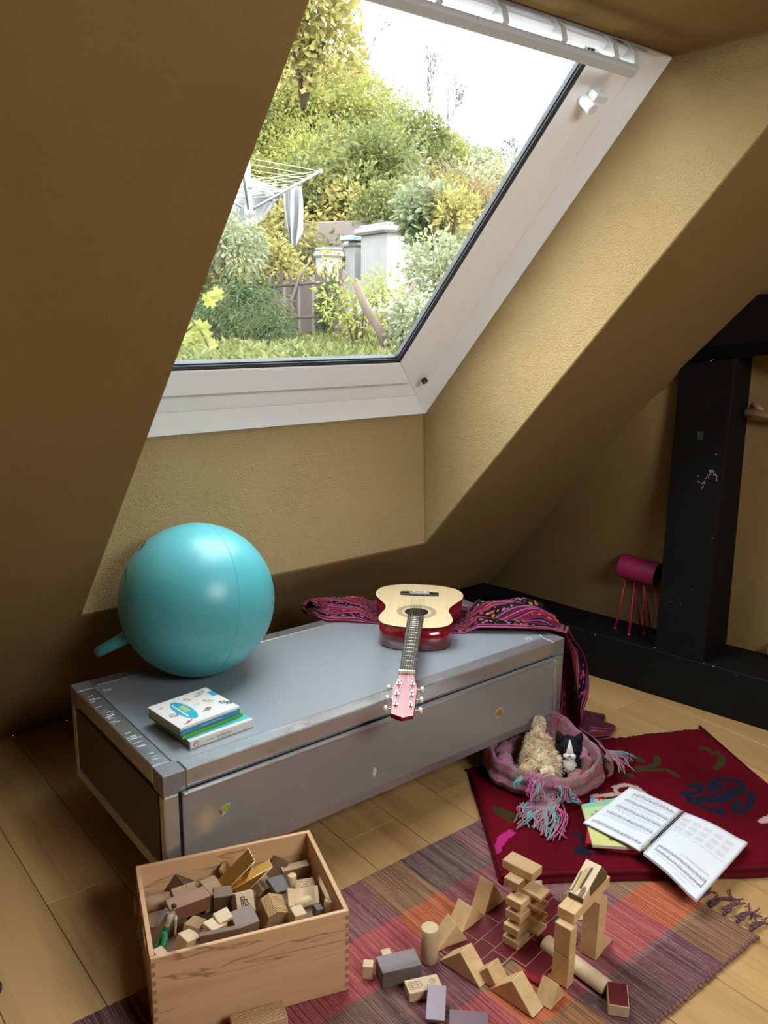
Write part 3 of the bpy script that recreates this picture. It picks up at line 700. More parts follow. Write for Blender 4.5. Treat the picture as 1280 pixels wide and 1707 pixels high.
# ------------------------------------------------------------------ striped woven shawl, draped over the right end of the chest
def shawl_mat():
    m = mat('striped_woven_cloth', (.2, .02, .1), .9, spec=.1); n = N(m)
    uv = n.n('ShaderNodeUVMap').outputs[0]; sp = n.n('ShaderNodeSeparateXYZ'); n.l(uv, sp.inputs[0])
    f = n.math('FRACT', n.math('MULTIPLY', sp.outputs['Y'], 4.6))
    nv, mg, pu, bk_, pk_, rd, bl, og = (.014, .010, .035), (.19, .014, .05), (.10, .02, .07), (.010, .007, .009), (.50, .20, .26), (.17, .010, .015), (.03, .04, .14), (.42, .10, .02)
    st = []; seq = [mg, pk_, mg, nv, pu, pk_, pu, bk_, bk_, bl, mg, pk_, rd, og, rd, mg, nv, pk_, nv, pu, mg, bk_, rd, rd, bk_, mg, pk_, pu, nv, mg]
    wd = [3, 1, 2.5, 1, 2.5, 1, 2, 8, 8, .7, 2, 1, 3, .7, 6, 1, 2, 1, 2, 2.5, 2, 1, 6, 6, 1, 2, 1, 2.5, 2, 2.5]
    c = n.ramp(f, [(min(.999, sum(wd[:i])/sum(wd)), seq[i]) for i in range(len(seq))], True)
    # embroidered motifs inside the wide bands
    vo = n.n('ShaderNodeTexVoronoi'); mp = n.n('ShaderNodeMapping'); mp.inputs['Scale'].default_value = (46, 60, 1); n.l(uv, mp.inputs[0]); n.l(mp.outputs[0], vo.inputs['Vector']); vo.inputs['Scale'].default_value = 1
    hs = n.n('ShaderNodeHueSaturation'); hs.inputs['Saturation'].default_value = 1.6; hs.inputs['Value'].default_value = .55; n.l(vo.outputs['Color'], hs.inputs['Color'])
    mot = n.math('LESS_THAN', vo.outputs['Distance'], .36)
    b1 = n.math('MULTIPLY', n.math('GREATER_THAN', f, .16), n.math('LESS_THAN', f, .37)); b2 = n.math('MULTIPLY', n.math('GREATER_THAN', f, .70), n.math('LESS_THAN', f, .86))
    msk = n.math('MULTIPLY', mot, n.math('ADD', b1, b2))
    warm = n.mix(.55, hs.outputs[0], (.5, .03, .05))
    n.base(n.mix(msk, c, warm)); n.bump(n.noise(n.coord(kind='UV', scale=(500, 500, 1)), 1, 1), .3, .002); return m
M['shawl'] = shawl_mat()
sh = thing('striped_shawl', 'crumpled magenta and navy striped woven shawl under the guitar, trailing off the chest', 'shawl', (2.1, 1.95, ZT))
so = Vector(sh.location)
def fold(u, v, k, s_): return noise.noise(Vector((u*k, v*k*1.7, s_)))
def shR(u, v):
    if u < .56:
        t = u/.56
        x = lerp(1.80, 2.195, S(t)) if 1 else 0
        ya = lerp(1.985, 1.722, t**1.05); yb = lerp(2.36, 1.95, t**1.3)
        y = lerp(ya, yb, v); x = lerp(lerp(1.86, 2.20, t), lerp(1.93, 2.215, t), v)
        hgt = .010+.062*(math.sin(math.pi*min(1, v*1.1+.03))**.7)*(1-.25*t)
        hgt += (.017*math.sin(v*19+u*7+noise.noise(Vector((u*4, v*2.5, 1)))*5)+.028*fold(u*2.2, v*3, 2.5, 5)+.012*fold(u, v, 12, 8))*min(1, v*7)*min(1, (1-v)*6+.2)
        gl_ = Vector((x-A0.x, y-A0.y)); gx_ = gl_.x*GA.x+gl_.y*GA.y; gy_ = gl_.x*GB.x+gl_.y*GB.y
        k_in = max(0, min(1, 1-(max(abs(gx_-.2)-.24, abs(gy_)-.16))/.05)); hgt = lerp(hgt, .0, k_in)
        z = ZT+max(.002, hgt)
        if t > .85: z -= (t-.85)*.1
        return Vector((x, y, z))-so
    t = (u-.56)/.44
    z = lerp(ZT+.03, .012, min(1, t*1.12))
    wv = .5+.5*math.sin(v*19+t*4+3*noise.noise(Vector((v*3, t*2, 0))))
    x = 2.20+.035*S(min(1, t*4))+.035*wv*S(min(1, t*3))+.03*t + (.05*max(0, t-.8)*5)
    y = lerp(lerp(1.722, 1.70, t)-.05*math.sin(t*math.pi)*.6, lerp(1.95, 1.92, t), v)
    if t > .86: q = (t-.86)/.14; x += .12*q*(.6+.4*wv); y -= .06*q; z = max(.01+.025*wv*(1-q), z)
    return Vector((x, y, z))-so
a = MB(); a.grid(shR, 150, 90, uvs=True); cl = a.build('cloth', M['shawl'], sh, solid=.003)
def shL(u, v):
    # gathered end on the left of the guitar
    x = lerp(1.97, 1.60, u); c = lerp(2.22, 2.36, u); w = lerp(.17, .075, u**1.3)*(1 if u < .93 else math.sqrt(max(0, 1-((u-.93)/.07)**2))+.02)
    y = c+(v-.5)*2*w-.03*math.sin(u*5)
    x += .03*math.sin(v*6)
    h = .062*math.sin(math.pi*min(1, max(0, v)))**.6*(1-.2*u)+.012*math.sin(v*19+u*9)*math.sin(math.pi*v)+.010*fold(u, v, 6, 2)*math.sin(math.pi*v)
    gl_ = Vector((x-A0.x, y-A0.y)); gx_ = gl_.x*GA.x+gl_.y*GA.y; gy_ = gl_.x*GB.x+gl_.y*GB.y
    k_in = max(0, min(1, 1-(max(abs(gx_-.2)-.24, abs(gy_)-.16))/.05)); h = lerp(h, 0, k_in)
    return Vector((x, y, ZT+.002+max(0, h)))-so
a = MB(); a.grid(shL, 80, 60, uvs=True); a.build('cloth', M['shawl'], sh, solid=.003)
def shF(u, v):
    # bunched hem on the floor
    c = on(985, 1198, .03); an = u*6.283
    r = .07*(1-v*.98); r *= 1+.25*math.sin(an*5+v*6)+.2*noise.noise(Vector((math.cos(an), math.sin(an), v)))
    return Vector((c.x-.02+math.cos(an)*r*1.5, c.y+math.sin(an)*r, .006+.05*math.sin(v*1.5)+.008*math.sin(an*7)*v))-so
a = MB(); a.grid(shF, 60, 16, uvs=True); a.build('hem', mat('maroon_cloth', (.07, .006, .018), .85), sh, solid=.003)
# ------------------------------------------------------------------ rag rug
def rug_mat():
    m = mat('rag_rug_weave', (.3, .1, .1), .95, spec=.08); n = N(m)
    tc = n.n('ShaderNodeTexCoord'); sp = n.n('ShaderNodeSeparateXYZ')
    nz = n.noise(n.coord((9, 1.6, 1)), 3, 2); nz2 = n.noise(n.coord((1.5, 14, 1), 'Object'), 2, 2)
    n.l(tc.outputs['Object'], sp.inputs[0])
    x = n.math('ADD', sp.outputs['X'], n.math('MULTIPLY', n.math('SUBTRACT', n.noise(n.coord((1, 5, 1)), 2, 1), .5), .03))
    y = n.math('ADD', sp.outputs['Y'], n.math('MULTIPLY', n.math('SUBTRACT', n.noise(n.coord((170, 1, 1)), 1, 1), .5), .025))
    fx = n.math('DIVIDE', x, 1.5)
    # x origin at .38
    E_ = [0, .20, .35, .50, .655, .82, .965, 1.15, 1.32, 1.50]
    mut = [(.11, .03, .05), (.22, .11, .05), (.22, .075, .095), (.17, .10, .075), (.23, .08, .095), (.32, .17, .07), (.13, .085, .08), (.28, .12, .135), (.36, .21, .10)]
    viv = [(.26, .02, .05), (.58, .12, .03), (.42, .07, .085), (.46, .06, .07), (.48, .07, .08), (.64, .14, .035), (.30, .065, .085), (.54, .085, .095), (.68, .14, .04)]
    mut2 = [(.08, .03, .045), (.24, .1, .04), (.14, .045, .07), (.18, .08, .06), (.3, .07, .09), (.36, .16, .05), (.11, .055, .06), (.16, .06, .09), (.30, .15, .065)]
    P_ = [max(0, min(1, e/1.5)) for e in E_[:-1]]
    a1 = n.ramp(fx, list(zip(P_, mut)), True); b1 = n.ramp(fx, list(zip(P_, viv)), True); c1 = n.ramp(fx, list(zip(P_, mut2)), True)
    row = n.ramp(n.math('DIVIDE', y, .765), [(0, (0, 0, 0)), (.19, (1, 1, 1)), (.375, (0, 0, 0)), (.575, (1, 1, 1)), (.775, (0, 0, 0))], True)
    near = n.ramp(n.math('DIVIDE', y, .765), [(0, (1, 1, 1)), (.17, (0, 0, 0))], True)
    c = n.mix(row, a1, b1); c = n.mix(near, c, c1)
    # every rag strip has its own tint
    st = n.noise(n.coord((190, 2.2, 1)), 1, 3, .7); c = n.mix(n.ramp(st, [(.40, (.0, .0, .0)), (.60, (1, 1, 1))]), n.mix(.50, c, (.05, .025, .03)), n.mix(.20, c, (.7, .42, .32)))
    st2 = n.noise(n.coord((320, 30, 1)), 1, 2, .6); c = n.mix(n.ramp(st2, [(.58, (0, 0, 0)), (.72, (.5, .5, .5))]), c, (.45, .3, .24))
    n.base(c)
    wv = n.n('ShaderNodeTexWave'); wv.inputs['Scale'].default_value = 62; wv.inputs['Distortion'].default_value = 2.5; wv.inputs['Detail'].default_value = 2; n.l(n.coord((1, .06, 1)), wv.inputs['Vector'])
    wy = n.n('ShaderNodeTexWave'); wy.bands_direction = 'Y'; wy.inputs['Scale'].default_value = 55; n.l(n.coord(), wy.inputs['Vector'])
    h = n.math('ADD', n.math('ADD', wv.outputs['Fac'], n.math('MULTIPLY', wy.outputs['Fac'], .25)), st2)
    n.bump(h, .7, .004); return m
RX0, RX1, RY0, RY1 = .38, 1.862, .815, 1.582
rug = thing('rag_rug', 'woven rag rug in pink, orange and mauve squares on the floorboards', 'rug', (RX0, RY0, 0))
def rugf(u, v):
    x = u*(RX1-RX0); y = v*(RY1-RY0)
    ez = .003*math.sin(x*210) if v in (0, 1) else 0
    if v == 0: y -= .004*abs(math.sin(x*105))+.004*noise.noise(Vector((x*9, 0, 0)))
    if v == 1: y += .002*abs(math.sin(x*150))+.006*noise.noise(Vector((x*7, 3, 0)))
    if u == 0: x -= .01*noise.noise(Vector((y*20, 5, 0)))
    z = .007+.0012*noise.noise(Vector((x*6, y*6, 1)))
    e = min(u*(RX1-RX0), (1-u)*(RX1-RX0), v*(RY1-RY0), (1-v)*(RY1-RY0))
    z *= min(1, .45+e/.006)
    if x < .10: z += .012*max(0, noise.noise(Vector((y*9, 2, 2))))*(1-x/.1)
    return (x, y, z)
a = MB(); a.grid(rugf, 300, 150); a.build('weave', rug_mat(), rug)
# scalloped selvage knots (long near edge) and fringe knots at both ends
tanm = fabric('selvage_tan', (.30, .18, .09), (.24, .10, .08), 500)
a = MB(); q_ = random.Random(5)
for i in range(100):
    x = .01+i*(RX1-RX0-.02)/99; a.ell((x, -.002+q_.uniform(-.0015, .0015), .006), (.0075, .005, .0055), n=8, k=5)
tag(a.build('selvage_loops', rug_mat() if 0 else fabric('selvage_mix', (.26, .13, .09), (.14, .05, .06), 400), rug), kind='stuff')
frm = fabric('fringe_plum', (.15, .06, .08), (.10, .045, .06), 500)
k_ = 0
for end in (0, 1):
    for i in range(21):
        y = .02+i*(RY1-RY0-.04)/20; x0 = 0 if end == 0 else RX1-RX0; sgn = -1 if end == 0 else 1
        a = MB(); a.ell((x0+sgn*.006, y, .007), (.008, .006, .006), n=8, k=5)
        for s_ in range(3):
            l = q_.uniform(.045, .095); dy = q_.uniform(-.035, .035); pts = []
            for j in range(7):
                t = j/6; pts.append((x0+sgn*(.008+l*t), y+dy*t*t+.008*math.sin(t*6+s_*2), .007*(1-t)+.004+.004*abs(math.sin(t*9+i))))
            a.tube(pts, [.0032*(1-.4*j/6) for j in range(7)], n=6)
        a.build('fringe_knot', frm, rug)

# ------------------------------------------------------------------ folded red kilim
KZ = .038
poly = [Vector((1.497, 1.338)), Vector((2.10, .915)), Vector((2.50, .66)), Vector((2.80, 1.22)), Vector((2.695, 1.487)), Vector((2.50, 1.575)), Vector((2.34, 1.645)), Vector((2.10, 1.70)), Vector((1.815, 1.775))]
# param: u from left edge to right edge, v from near edge to far edge
near_ = [Vector((1.497, 1.338)), Vector((1.80, 1.125)), Vector((2.10, .918)), Vector((2.32, .79))]
far_ = [Vector((1.83, 1.80)), Vector((2.10, 1.715)), Vector((2.36, 1.642)), Vector((2.52, 1.575)), Vector((2.695, 1.49))]
def pline(P, t):
    f = t*(len(P)-1); i = min(int(f), len(P)-2); return P[i].lerp(P[i+1], f-i)
def kp(u, v):
    a_ = pline(near_, u); b_ = pline(far_, u); p_ = a_.lerp(b_, v)
    if v > .985: p_ = p_ + Vector((.0, 1)).lerp(Vector((.1, 1)), .5)*.010*noise.noise(Vector((u*60, 1, 1)))
    if v < .01: p_ = p_ + Vector((-.3, -.9))*.004*noise.noise(Vector((u*9, 7, 1)))
    return p_
RED = (.115, .0035, .009); NAVY = (.010, .012, .022); GRN = (.035, .035, .010); PNK = (.38, .02, .14); WHT = (.45, .30, .26)
def seg(px, py, x1, y1, x2, y2):
    dx, dy = x2-x1, y2-y1; t = max(0, min(1, ((px-x1)*dx+(py-y1)*dy)/(dx*dx+dy*dy))); return math.hypot(px-x1-t*dx, py-y1-t*dy)
# motifs given as strokes on the floor plane (world x,y)
def W2(L, z=.04): return [tuple(on(x, y, z)[:2]) for x, y in L]
strokes = []
def stroke(L, w, c):
    P_ = W2(L)
    for a_, b_ in zip(P_[:-1], P_[1:]): strokes.append((a_, b_, w, c))
stroke([(1150, 1310), (1165, 1303), (1168, 1318), (1150, 1322), (1137, 1320), (1150, 1332), (1200, 1326), (1222, 1316), (1240, 1310)], .011, NAVY)
stroke([(1240, 1310), (1232, 1300), (1200, 1296), (1186, 1303), (1184, 1316), (1196, 1312), (1204, 1306)], .011, NAVY)
stroke([(1150, 1335), (1205, 1334), (1230, 1322), (1254, 1322), (1250, 1340), (1238, 1352), (1226, 1352), (1222, 1342), (1232, 1336)], .011, NAVY)
stroke([(1160, 1340), (1190, 1350), (1206, 1356), (1198, 1345)], .010, NAVY)
stroke([(1064, 1258), (1068, 1262)], .014, GRN)
stroke([(1062, 1276), (1086, 1272), (1096, 1268), (1096, 1256)], .011, GRN)
stroke([(1056, 1280), (1110, 1278), (1130, 1290)], .008, GRN); stroke([(1046, 1290), (1052, 1288)], .012, GRN)
stroke([(1168, 1241), (1180, 1241), (1190, 1250), (1198, 1248)], .009, GRN); stroke([(1204, 1256), (1202, 1270), (1194, 1276)], .011, GRN)
stroke([(1025, 1310), (1042, 1305), (1060, 1310), (1072, 1320)], .010, WHT); stroke([(990, 1325), (1030, 1322), (1050, 1325)], .010, WHT); stroke([(1270, 1368), (1285, 1362)], .012, WHT); stroke([(1025, 1310), (1028, 1320), (1060, 1328)], .007, WHT)
stroke([(822, 1412), (832, 1405), (838, 1396), (850, 1388)], .014, PNK); stroke([(820, 1408), (830, 1414)], .012, PNK)
stroke([(958, 1388), (972, 1396), (972, 1402)], .010, NAVY); stroke([(962, 1418), (978, 1422), (970, 1412)], .013, NAVY); stroke([(993, 1418), (1006, 1420)], .007, NAVY)
stroke([(826, 1345), (840, 1352), (870, 1366)], .010, GRN); stroke([(828, 1352), (850, 1368)], .008, GRN)
def kcol(u, v):
    p_ = kp(u, v); w0 = noise.noise(Vector((p_.x*55, p_.y*55, 0)))*.003
    for a_, b_, w, c in strokes:
        if seg(p_.x, p_.y, a_[0], a_[1], b_[0], b_[1]) < w+w0: return c
    k = .85+.35*noise.noise(Vector((p_.x*4, p_.y*4, 3))); return tuple(c*k for c in RED)
kl = thing('folded_kilim', 'dark red woollen kilim with navy and green motifs folded on the floor', 'blanket', (0, 0, 0))
kc = colmat('kilim_wool', .95, .05, .5); kr = fabric('kilim_red_wool', (.12, .004, .010), (.07, .003, .006), 400)
def ktop(u, v):
    p_ = kp(u, v); e = min(v*.45, u*.6); z = KZ+.003*noise.noise(Vector((p_.x*5, p_.y*5, 0)))
    z *= math.sqrt(max(0.0, 1-(1-min(1, e/.02))**2))*.45+.55 if e < .02 else 1
    fa = (1-v)*.45
    if fa < .25: z = lerp(.012, z, min(1, fa/.25)**.7)
    return (p_.x, p_.y, z)
a = MB(); a.grid(ktop, 230, 130, colfn=kcol); a.build('top_layer', kc, kl)
for i, (z0, z1, o_) in enumerate(((.001, .019, .004), (.020, .036, .0))):
    a = MB()
    def side(u, v, z0=z0, z1=z1, o_=o_):
        if u < .35: p_ = kp(0, 1-u/.35); d = Vector((-.9, .1))
        elif u < .9: p_ = kp((u-.35)/.55, 0); d = Vector((-.5, -.8))
        else: p_ = kp(1, (u-.9)/.1); d = Vector((.9, -.3))
        an = v*math.pi; k = 1
        if u < .35: k = lerp(.35, 1, u/.35)
        r_ = (z1-z0)/2
        return (p_.x+d.x*(o_+r_*math.sin(an)-.006), p_.y+d.y*(o_+r_*math.sin(an)-.006), (z0+r_*(1-math.cos(an)))*k+.0005)
    a.grid(side, 200, 8); a.build('folded_edge', kr, kl)
a = MB()
for i in range(260):
    u = i/259; p_ = kp(u, 1); l = q_.uniform(.004, .014)
    a.tube([(p_.x, p_.y, .012), (p_.x+q_.uniform(-.004, .006), p_.y+l, .006), (p_.x+q_.uniform(-.008, .010), p_.y+l*1.6, .003)], .0022, n=4)
tag(a.build('raw_edge', fabric('kilim_dark_edge', (.03, .004, .008), (.05, .003, .01)), kl), kind='stuff')

# ------------------------------------------------------------------ cloth nest with plush animals
def pcloth():
    m = mat('mauve_speckled_cloth', (.33, .16, .20), .85, spec=.15); n = N(m)
    co = n.coord((1, 1, 1)); vo = n.n('ShaderNodeTexVoronoi'); vo.inputs['Scale'].default_value = 150; n.l(n.coord((1, 1, .5)), vo.inputs['Vector'])
    sp = n.n('ShaderNodeSeparateColor'); n.l(vo.outputs['Color'], sp.inputs[0])
    d = n.math('LESS_THAN', vo.outputs['Distance'], .42)
    big = n.noise(co, 6, 3); basec = n.mix(n.ramp(big, [(.4, (0, 0, 0)), (.6, (1, 1, 1))]), (.34, .165, .235), (.27, .135, .12))
    c = n.mix(n.math('MULTIPLY', d, n.math('GREATER_THAN', sp.outputs[0], .60)), basec, (.50, .05, .13))
    c = n.mix(n.math('MULTIPLY', d, n.math('LESS_THAN', sp.outputs[0], .22)), c, (.12, .30, .27))
    n.base(c); n.bump(n.noise(n.coord(), 380, 2), .25, .002); return m
pc = pcloth()
NC = on(905, 1278, .05); nest = thing('cloth_nest', 'mauve speckled cloth rolled into a nest for the plush animals by the chest', 'cloth', (NC.x, NC.y, KZ), math.atan2(RH.y, RH.x))
def nf(th, v):
    # v 0: inner floor edge .. rim .. outer bottom ; local x=right, y=away
    rx, rz_ = .186, .172
    w = noise.noise(Vector((math.cos(th)*1.3, math.sin(th)*1.3, 4)))
    hgt = .074+.018*w+.055*max(0, math.sin(th))**3+.045*math.exp(-((th-1.75)/.22)**2)
    r_ = 1+.05*noise.noise(Vector((math.cos(th)*3, math.sin(th)*3, 1)))
    prof = [(.64, .0), (.80, .25), (.86, .6), (.90, .95), (.935, 1.04), (.975, .95), (1.0, .7), (.985, .45), (1.03, .25), (1.0, 0)]
    f = v*(len(prof)-1); i = min(int(f), len(prof)-2); f -= i
    a_, b_ = prof[i], prof[i+1]; rr_ = lerp(a_[0], b_[0], f); zz = lerp(a_[1], b_[1], f)*hgt
    fo = .018*noise.noise(Vector((math.cos(th)*9, math.sin(th)*9, v*3.5)))+.014*math.sin(th*3+v*9+2*w)+.006*math.sin(th*26+v*6)*v
    rr_ = (rr_+fo)*r_
    return Vector((math.cos(th)*rr_*rx, math.sin(th)*rr_*rz_, max(.001, zz+.006*noise.noise(Vector((math.cos(th)*5, math.sin(th)*5, v*3+9))))))
a = MB(); a.grid(lambda u, v: nf(u*2*math.pi, v), 150, 45); a.build('rolled_rim', pc, nest, solid=.002, merge=True)
a = MB(); a.grid(lambda u, v: Vector((math.cos(u*6.2832)*.135*v, math.sin(u*6.2832)*.125*v, .006+.006*noise.noise(Vector((u*9, v*5, 0))))), 48, 10); a.build('nest_floor', pc, nest)
# loose flap hanging over the right rim
def flap(u, v):
    th = lerp(-.35, .75, u); b_ = nf(th, .42); o = nf(th, .55+.42*v); k = 1.05+.10*math.sin(v*3)+.04*math.sin(u*12)
    return Vector((o.x*k, o.y*k, o.z*.95+.012))
a = MB(); a.grid(flap, 40, 20); a.build('loose_flap', pc, nest, solid=.002)
def roll(th0, th1, rad, z, r_, nm='cloth_roll'):
    pts = []; rs = []
    for i in range(26):
        t = lerp(th0, th1, i/25); k = rad*(1+.04*math.sin(i*1.1)); pts.append((math.cos(t)*.186*k, math.sin(t)*.172*k, z+.008*math.sin(i*.8))); rs.append(r_*(.75+.35*math.sin(math.pi*i/25))*(1+.15*math.sin(i*2.3)))
    a = MB(); a.tube(pts, rs, n=14); a.build(nm, pc, nest)
roll(2.0, 3.9, .72, .035, .026); roll(-1.1, .9, .74, .032, .024)
# fringes
fcols = [fabric('fringe_pink', (.45, .10, .19), (.40, .12, .2)), fabric('fringe_teal', (.10, .33, .28), (.14, .34, .3)), fabric('fringe_mauve', (.30, .15, .17), (.25, .15, .15)), fabric('fringe_grey', (.26, .26, .25), (.22, .2, .2)), fabric('fringe_hot_pink', (.55, .045, .2), (.5, .06, .2))]
Mi = nest.matrix_basis.inverted()
nest_m = Matrix.Translation(nest.location) @ Euler(nest.rotation_euler).to_matrix().to_4x4(); Mi = nest_m.inverted()
gq = random.Random(21)
tuft = {i: MB() for i in range(5)}
def strand(px, py, z0, qx, qy, z1, ci, wob=.012, r_=.0021):
    p_ = Mi @ on(px, py, z0); q = Mi @ on(qx, qy, z1); pts = []; ph = gq.uniform(0, 6)
    sx, sy = gq.uniform(-wob, wob), gq.uniform(-wob, wob)
    for j in range(11):
        t = j/10; b_ = p_.lerp(q, t)
        b_ += Vector((sx*math.sin(t*3.1), sy*math.sin(t*3.1), 0))+Vector((.004*math.sin(t*9+ph), .004*math.cos(t*8+ph), .006*math.sin(t*3.14)))
        b_.z = max(b_.z, .003+r_) ; pts.append(b_)
    tuft[ci].tube(pts, r_, n=6)
for (px, py, z0, z1) in ((893, 1300, .10, .05), (935, 1312, .10, .05), (868, 1300, .11, .08)):
    pass
for i in range(58):
    px = gq.uniform(902, 936); py = gq.uniform(1322, 1340); fa = gq.random(); ex = lerp(856, 918, fa**.8)+gq.uniform(-5, 9); ey = lerp(1350, 1398, min(1, fa*1.15))+gq.uniform(-6, 3)
    strand(px, py, .06, ex, ey, .046, gq.choice([0, 1, 2, 0, 3, 4, 2]), .03)
for i in range(16):
    px = gq.uniform(886, 905); strand(px, gq.uniform(1296, 1304), .115, px+gq.uniform(-8, 8), gq.uniform(1328, 1338), .075, gq.choice([0, 0, 4, 3, 1]), .012)
for i in range(14):
    px = gq.uniform(925, 945); strand(px, gq.uniform(1308, 1314), .11, px+gq.uniform(0, 16), gq.uniform(1328, 1340), .07, gq.choice([0, 1, 2, 4]), .012)
for i in range(9):
    strand(gq.uniform(868, 874), gq.uniform(1292, 1300), .11, gq.uniform(848, 862), gq.uniform(1306, 1316), .095, gq.choice([1, 1, 0, 2]), .008)
for i in range(22):
    strand(gq.uniform(862, 900), gq.uniform(1338, 1352), .05, gq.uniform(855, 895), gq.uniform(1346, 1385), .046, gq.choice([0, 1, 2, 3]), .018)
for i in range(34):
    py = gq.uniform(1250, 1262); strand(1010+gq.uniform(-3, 3), py, .075, gq.uniform(1030, 1060), 1262+gq.uniform(-4, 28), .045, gq.choice([0, 2, 2, 3, 1]), .010, .0024)
for i in range(10):
    strand(gq.uniform(912, 926), 1345, .05, gq.uniform(932, 944), gq.uniform(1375, 1400), .046, 4 if i < 5 else 3, .03)
for i in range(8):
    strand(gq.uniform(930, 945), 1330, .06, gq.uniform(955, 978), gq.uniform(1332, 1342), .046, gq.choice([0, 1, 2, 3]), .02)
for i, t in tuft.items(): tag(t.build('fringe', fcols[i], nest), kind='stuff')

def fur(mb, c, r, n_, l, M_=None, seed=0, down=.3, w=.0016, keep=None):
    q = random.Random(seed); c = Vector(c)
    for i in range(n_):
        z = q.uniform(-1, 1); t = q.uniform(0, 6.283); s_ = math.sqrt(1-z*z); d = Vector((s_*math.cos(t), s_*math.sin(t), z))
        if keep and not keep(d): continue
        p_ = c+Vector((d.x*r[0], d.y*r[1], d.z*r[2])); nn = Vector((d.x/r[0], d.y/r[1], d.z/r[2])).normalized()
        dr = (nn+Vector((q.uniform(-.6, .6), q.uniform(-.6, .6), q.uniform(-.6, .3)-down))).normalized(); ll = l*q.uniform(.6, 1.2)
        sd_ = dr.orthogonal().normalized()*w
        mb.add([p_-sd_, p_+sd_, p_+dr*ll*.6+sd_*.6+Vector((0, 0, -ll*.1)), p_+dr*ll+Vector((0, 0, -ll*.3))], [(0, 1, 2), (0, 2, 3)], 0, True, M_)
crm = mat('cream_fur', (.62, .47, .28), .9, spec=.1); n = N(crm); n.base(n.mix(n.ramp(n.noise(n.coord(), 30, 3), [(.4, (0, 0, 0)), (.65, (1, 1, 1))]), (.78, .66, .46), (.52, .36, .19)))
tanp = mat('tan_felt', (.60, .40, .20), .8)
pc0 = on(902, 1268, KZ+.06)
pl_ = thing('cream_plush', 'fluffy cream plush animal lying on its back in the cloth nest', 'plush toy', (pc0.x, pc0.y, KZ+.012), math.atan2(RH.y, RH.x))
a = MB(); a.ell((0, 0, .048), (.060, .062, .048), n=28, k=16, noise_amp=.15); a.ell((-.002, .052, .074), (.040, .05, .038), n=22, k=12, noise_amp=.15)
fur(a, (0, 0, .048), (.060, .062, .048), 2600, .020, seed=1, down=-.1); fur(a, (-.002, .052, .074), (.040, .05, .038), 1400, .017, seed=2, down=-.1)
tag(a.build('furry_body', crm, pl_), None)
a = MB(); a.tube([(.0, .085, .09), (.006, .105, .118), (.012, .118, .142)], [.022, .017, .011], n=12); fur(a, (.006, .105, .118), (.018, .018, .03), 500, .010, seed=4); a.build('tail', crm, pl_)
for (px, py, s_) in ((877, 1282, .018), (913, 1287, .019)):
    pp = on(px, py, KZ+.075)-pl_.location; c_, s2 = math.cos(-pl_.rotation_euler.z), math.sin(-pl_.rotation_euler.z)
    pp = Vector((pp.x*c_-pp.y*s2, pp.x*s2+pp.y*c_, pp.z))
    a = MB(); a.ell(pp, (s_, s_, s_*.9), n=14, k=9); fur(a, pp, (s_, s_, s_*.9), 260, .008, seed=int(px)); a.build('paw', tanp if px < 900 else crm, pl_)
a = MB(); a.ell((.004, .040, .114), (.011, .018, .010), n=12, k=8); a.build('snout', tanp, pl_)

blf = mat('black_plush', (.008, .008, .009), .85, spec=.2); whf = mat('white_plush', (.66, .63, .6), .9, spec=.1)
c0_ = on(946, 1268, KZ+.06)
ct = thing('cat_plush', 'small black and white plush cat sitting in the cloth nest', 'plush toy', (c0_.x, c0_.y, KZ+.012), math.atan2(RH.y, RH.x)-.10)
a = MB(); a.ell((.002, 0, .038), (.040, .042, .042), n=24, k=14); fur(a, (.002, 0, .038), (.040, .042, .042), 900, .007, seed=5, w=.001); a.build('body', blf, ct)
hc = (0, .002, .094)
a = MB(); a.ell(hc, (.041, .036, .037), n=28, k=18); fur(a, hc, (.041, .036, .037), 900, .006, seed=6, w=.001, keep=lambda d: not (abs(d.x) < .4 and d.y < -.2)); a.build('head', blf, ct)
for sgn in (-1, 1):
    a = MB(); a.tube([(sgn*.026, .002, .116), (sgn*.031, .0, .130), (sgn*.035, -.001, .142), (sgn*.037, -.001, .149)], [.016, .013, .008, .003], n=12); a.build('ear', blf, ct)
    a = MB(); a.ell((sgn*.0165, -.031, .100), (.0042, .0035, .0042), n=12, k=8); a.build('eye', mat('glass_eye', (.004, .004, .004), .08), ct)
# blaze, muzzle, bib follow the surfaces
a = MB()
def onell(c, r, x, z, k=1.02):
    dx, dz = (x-c[0])/r[0], (z-c[2])/r[2]; y = -math.sqrt(max(0, 1-dx*dx-dz*dz)); return (x, c[1]+y*r[1]*k-.0006, z)
a.grid(lambda u, v: onell(hc, (.041, .036, .037), (u-.5)*2*lerp(.013, .002, v**1.4), lerp(.084, .128, v), 1.03), 8, 20); a.build('blaze', whf, ct, solid=.001)
a = MB()
for s_ in (-1, 1): a.ell((s_*.008, -.033, .083), (.0125, .011, .0095), n=14, k=10)
a.ell((0, -.033, .078), (.010, .010, .008), n=12, k=8); a.build('muzzle', whf, ct)
a = MB(); a.ell((0, -.044, .0885), (.0048, .0035, .0035), n=12, k=8); a.build('nose', mat('pink_nose', (.5, .16, .17), .5), ct)
a = MB(); a.ell((.001, -.028, .050), (.021, .022, .024), n=18, k=12); fur(a, (.001, -.028, .050), (.021, .022, .024), 250, .006, seed=8, w=.001); a.build('bib', whf, ct)

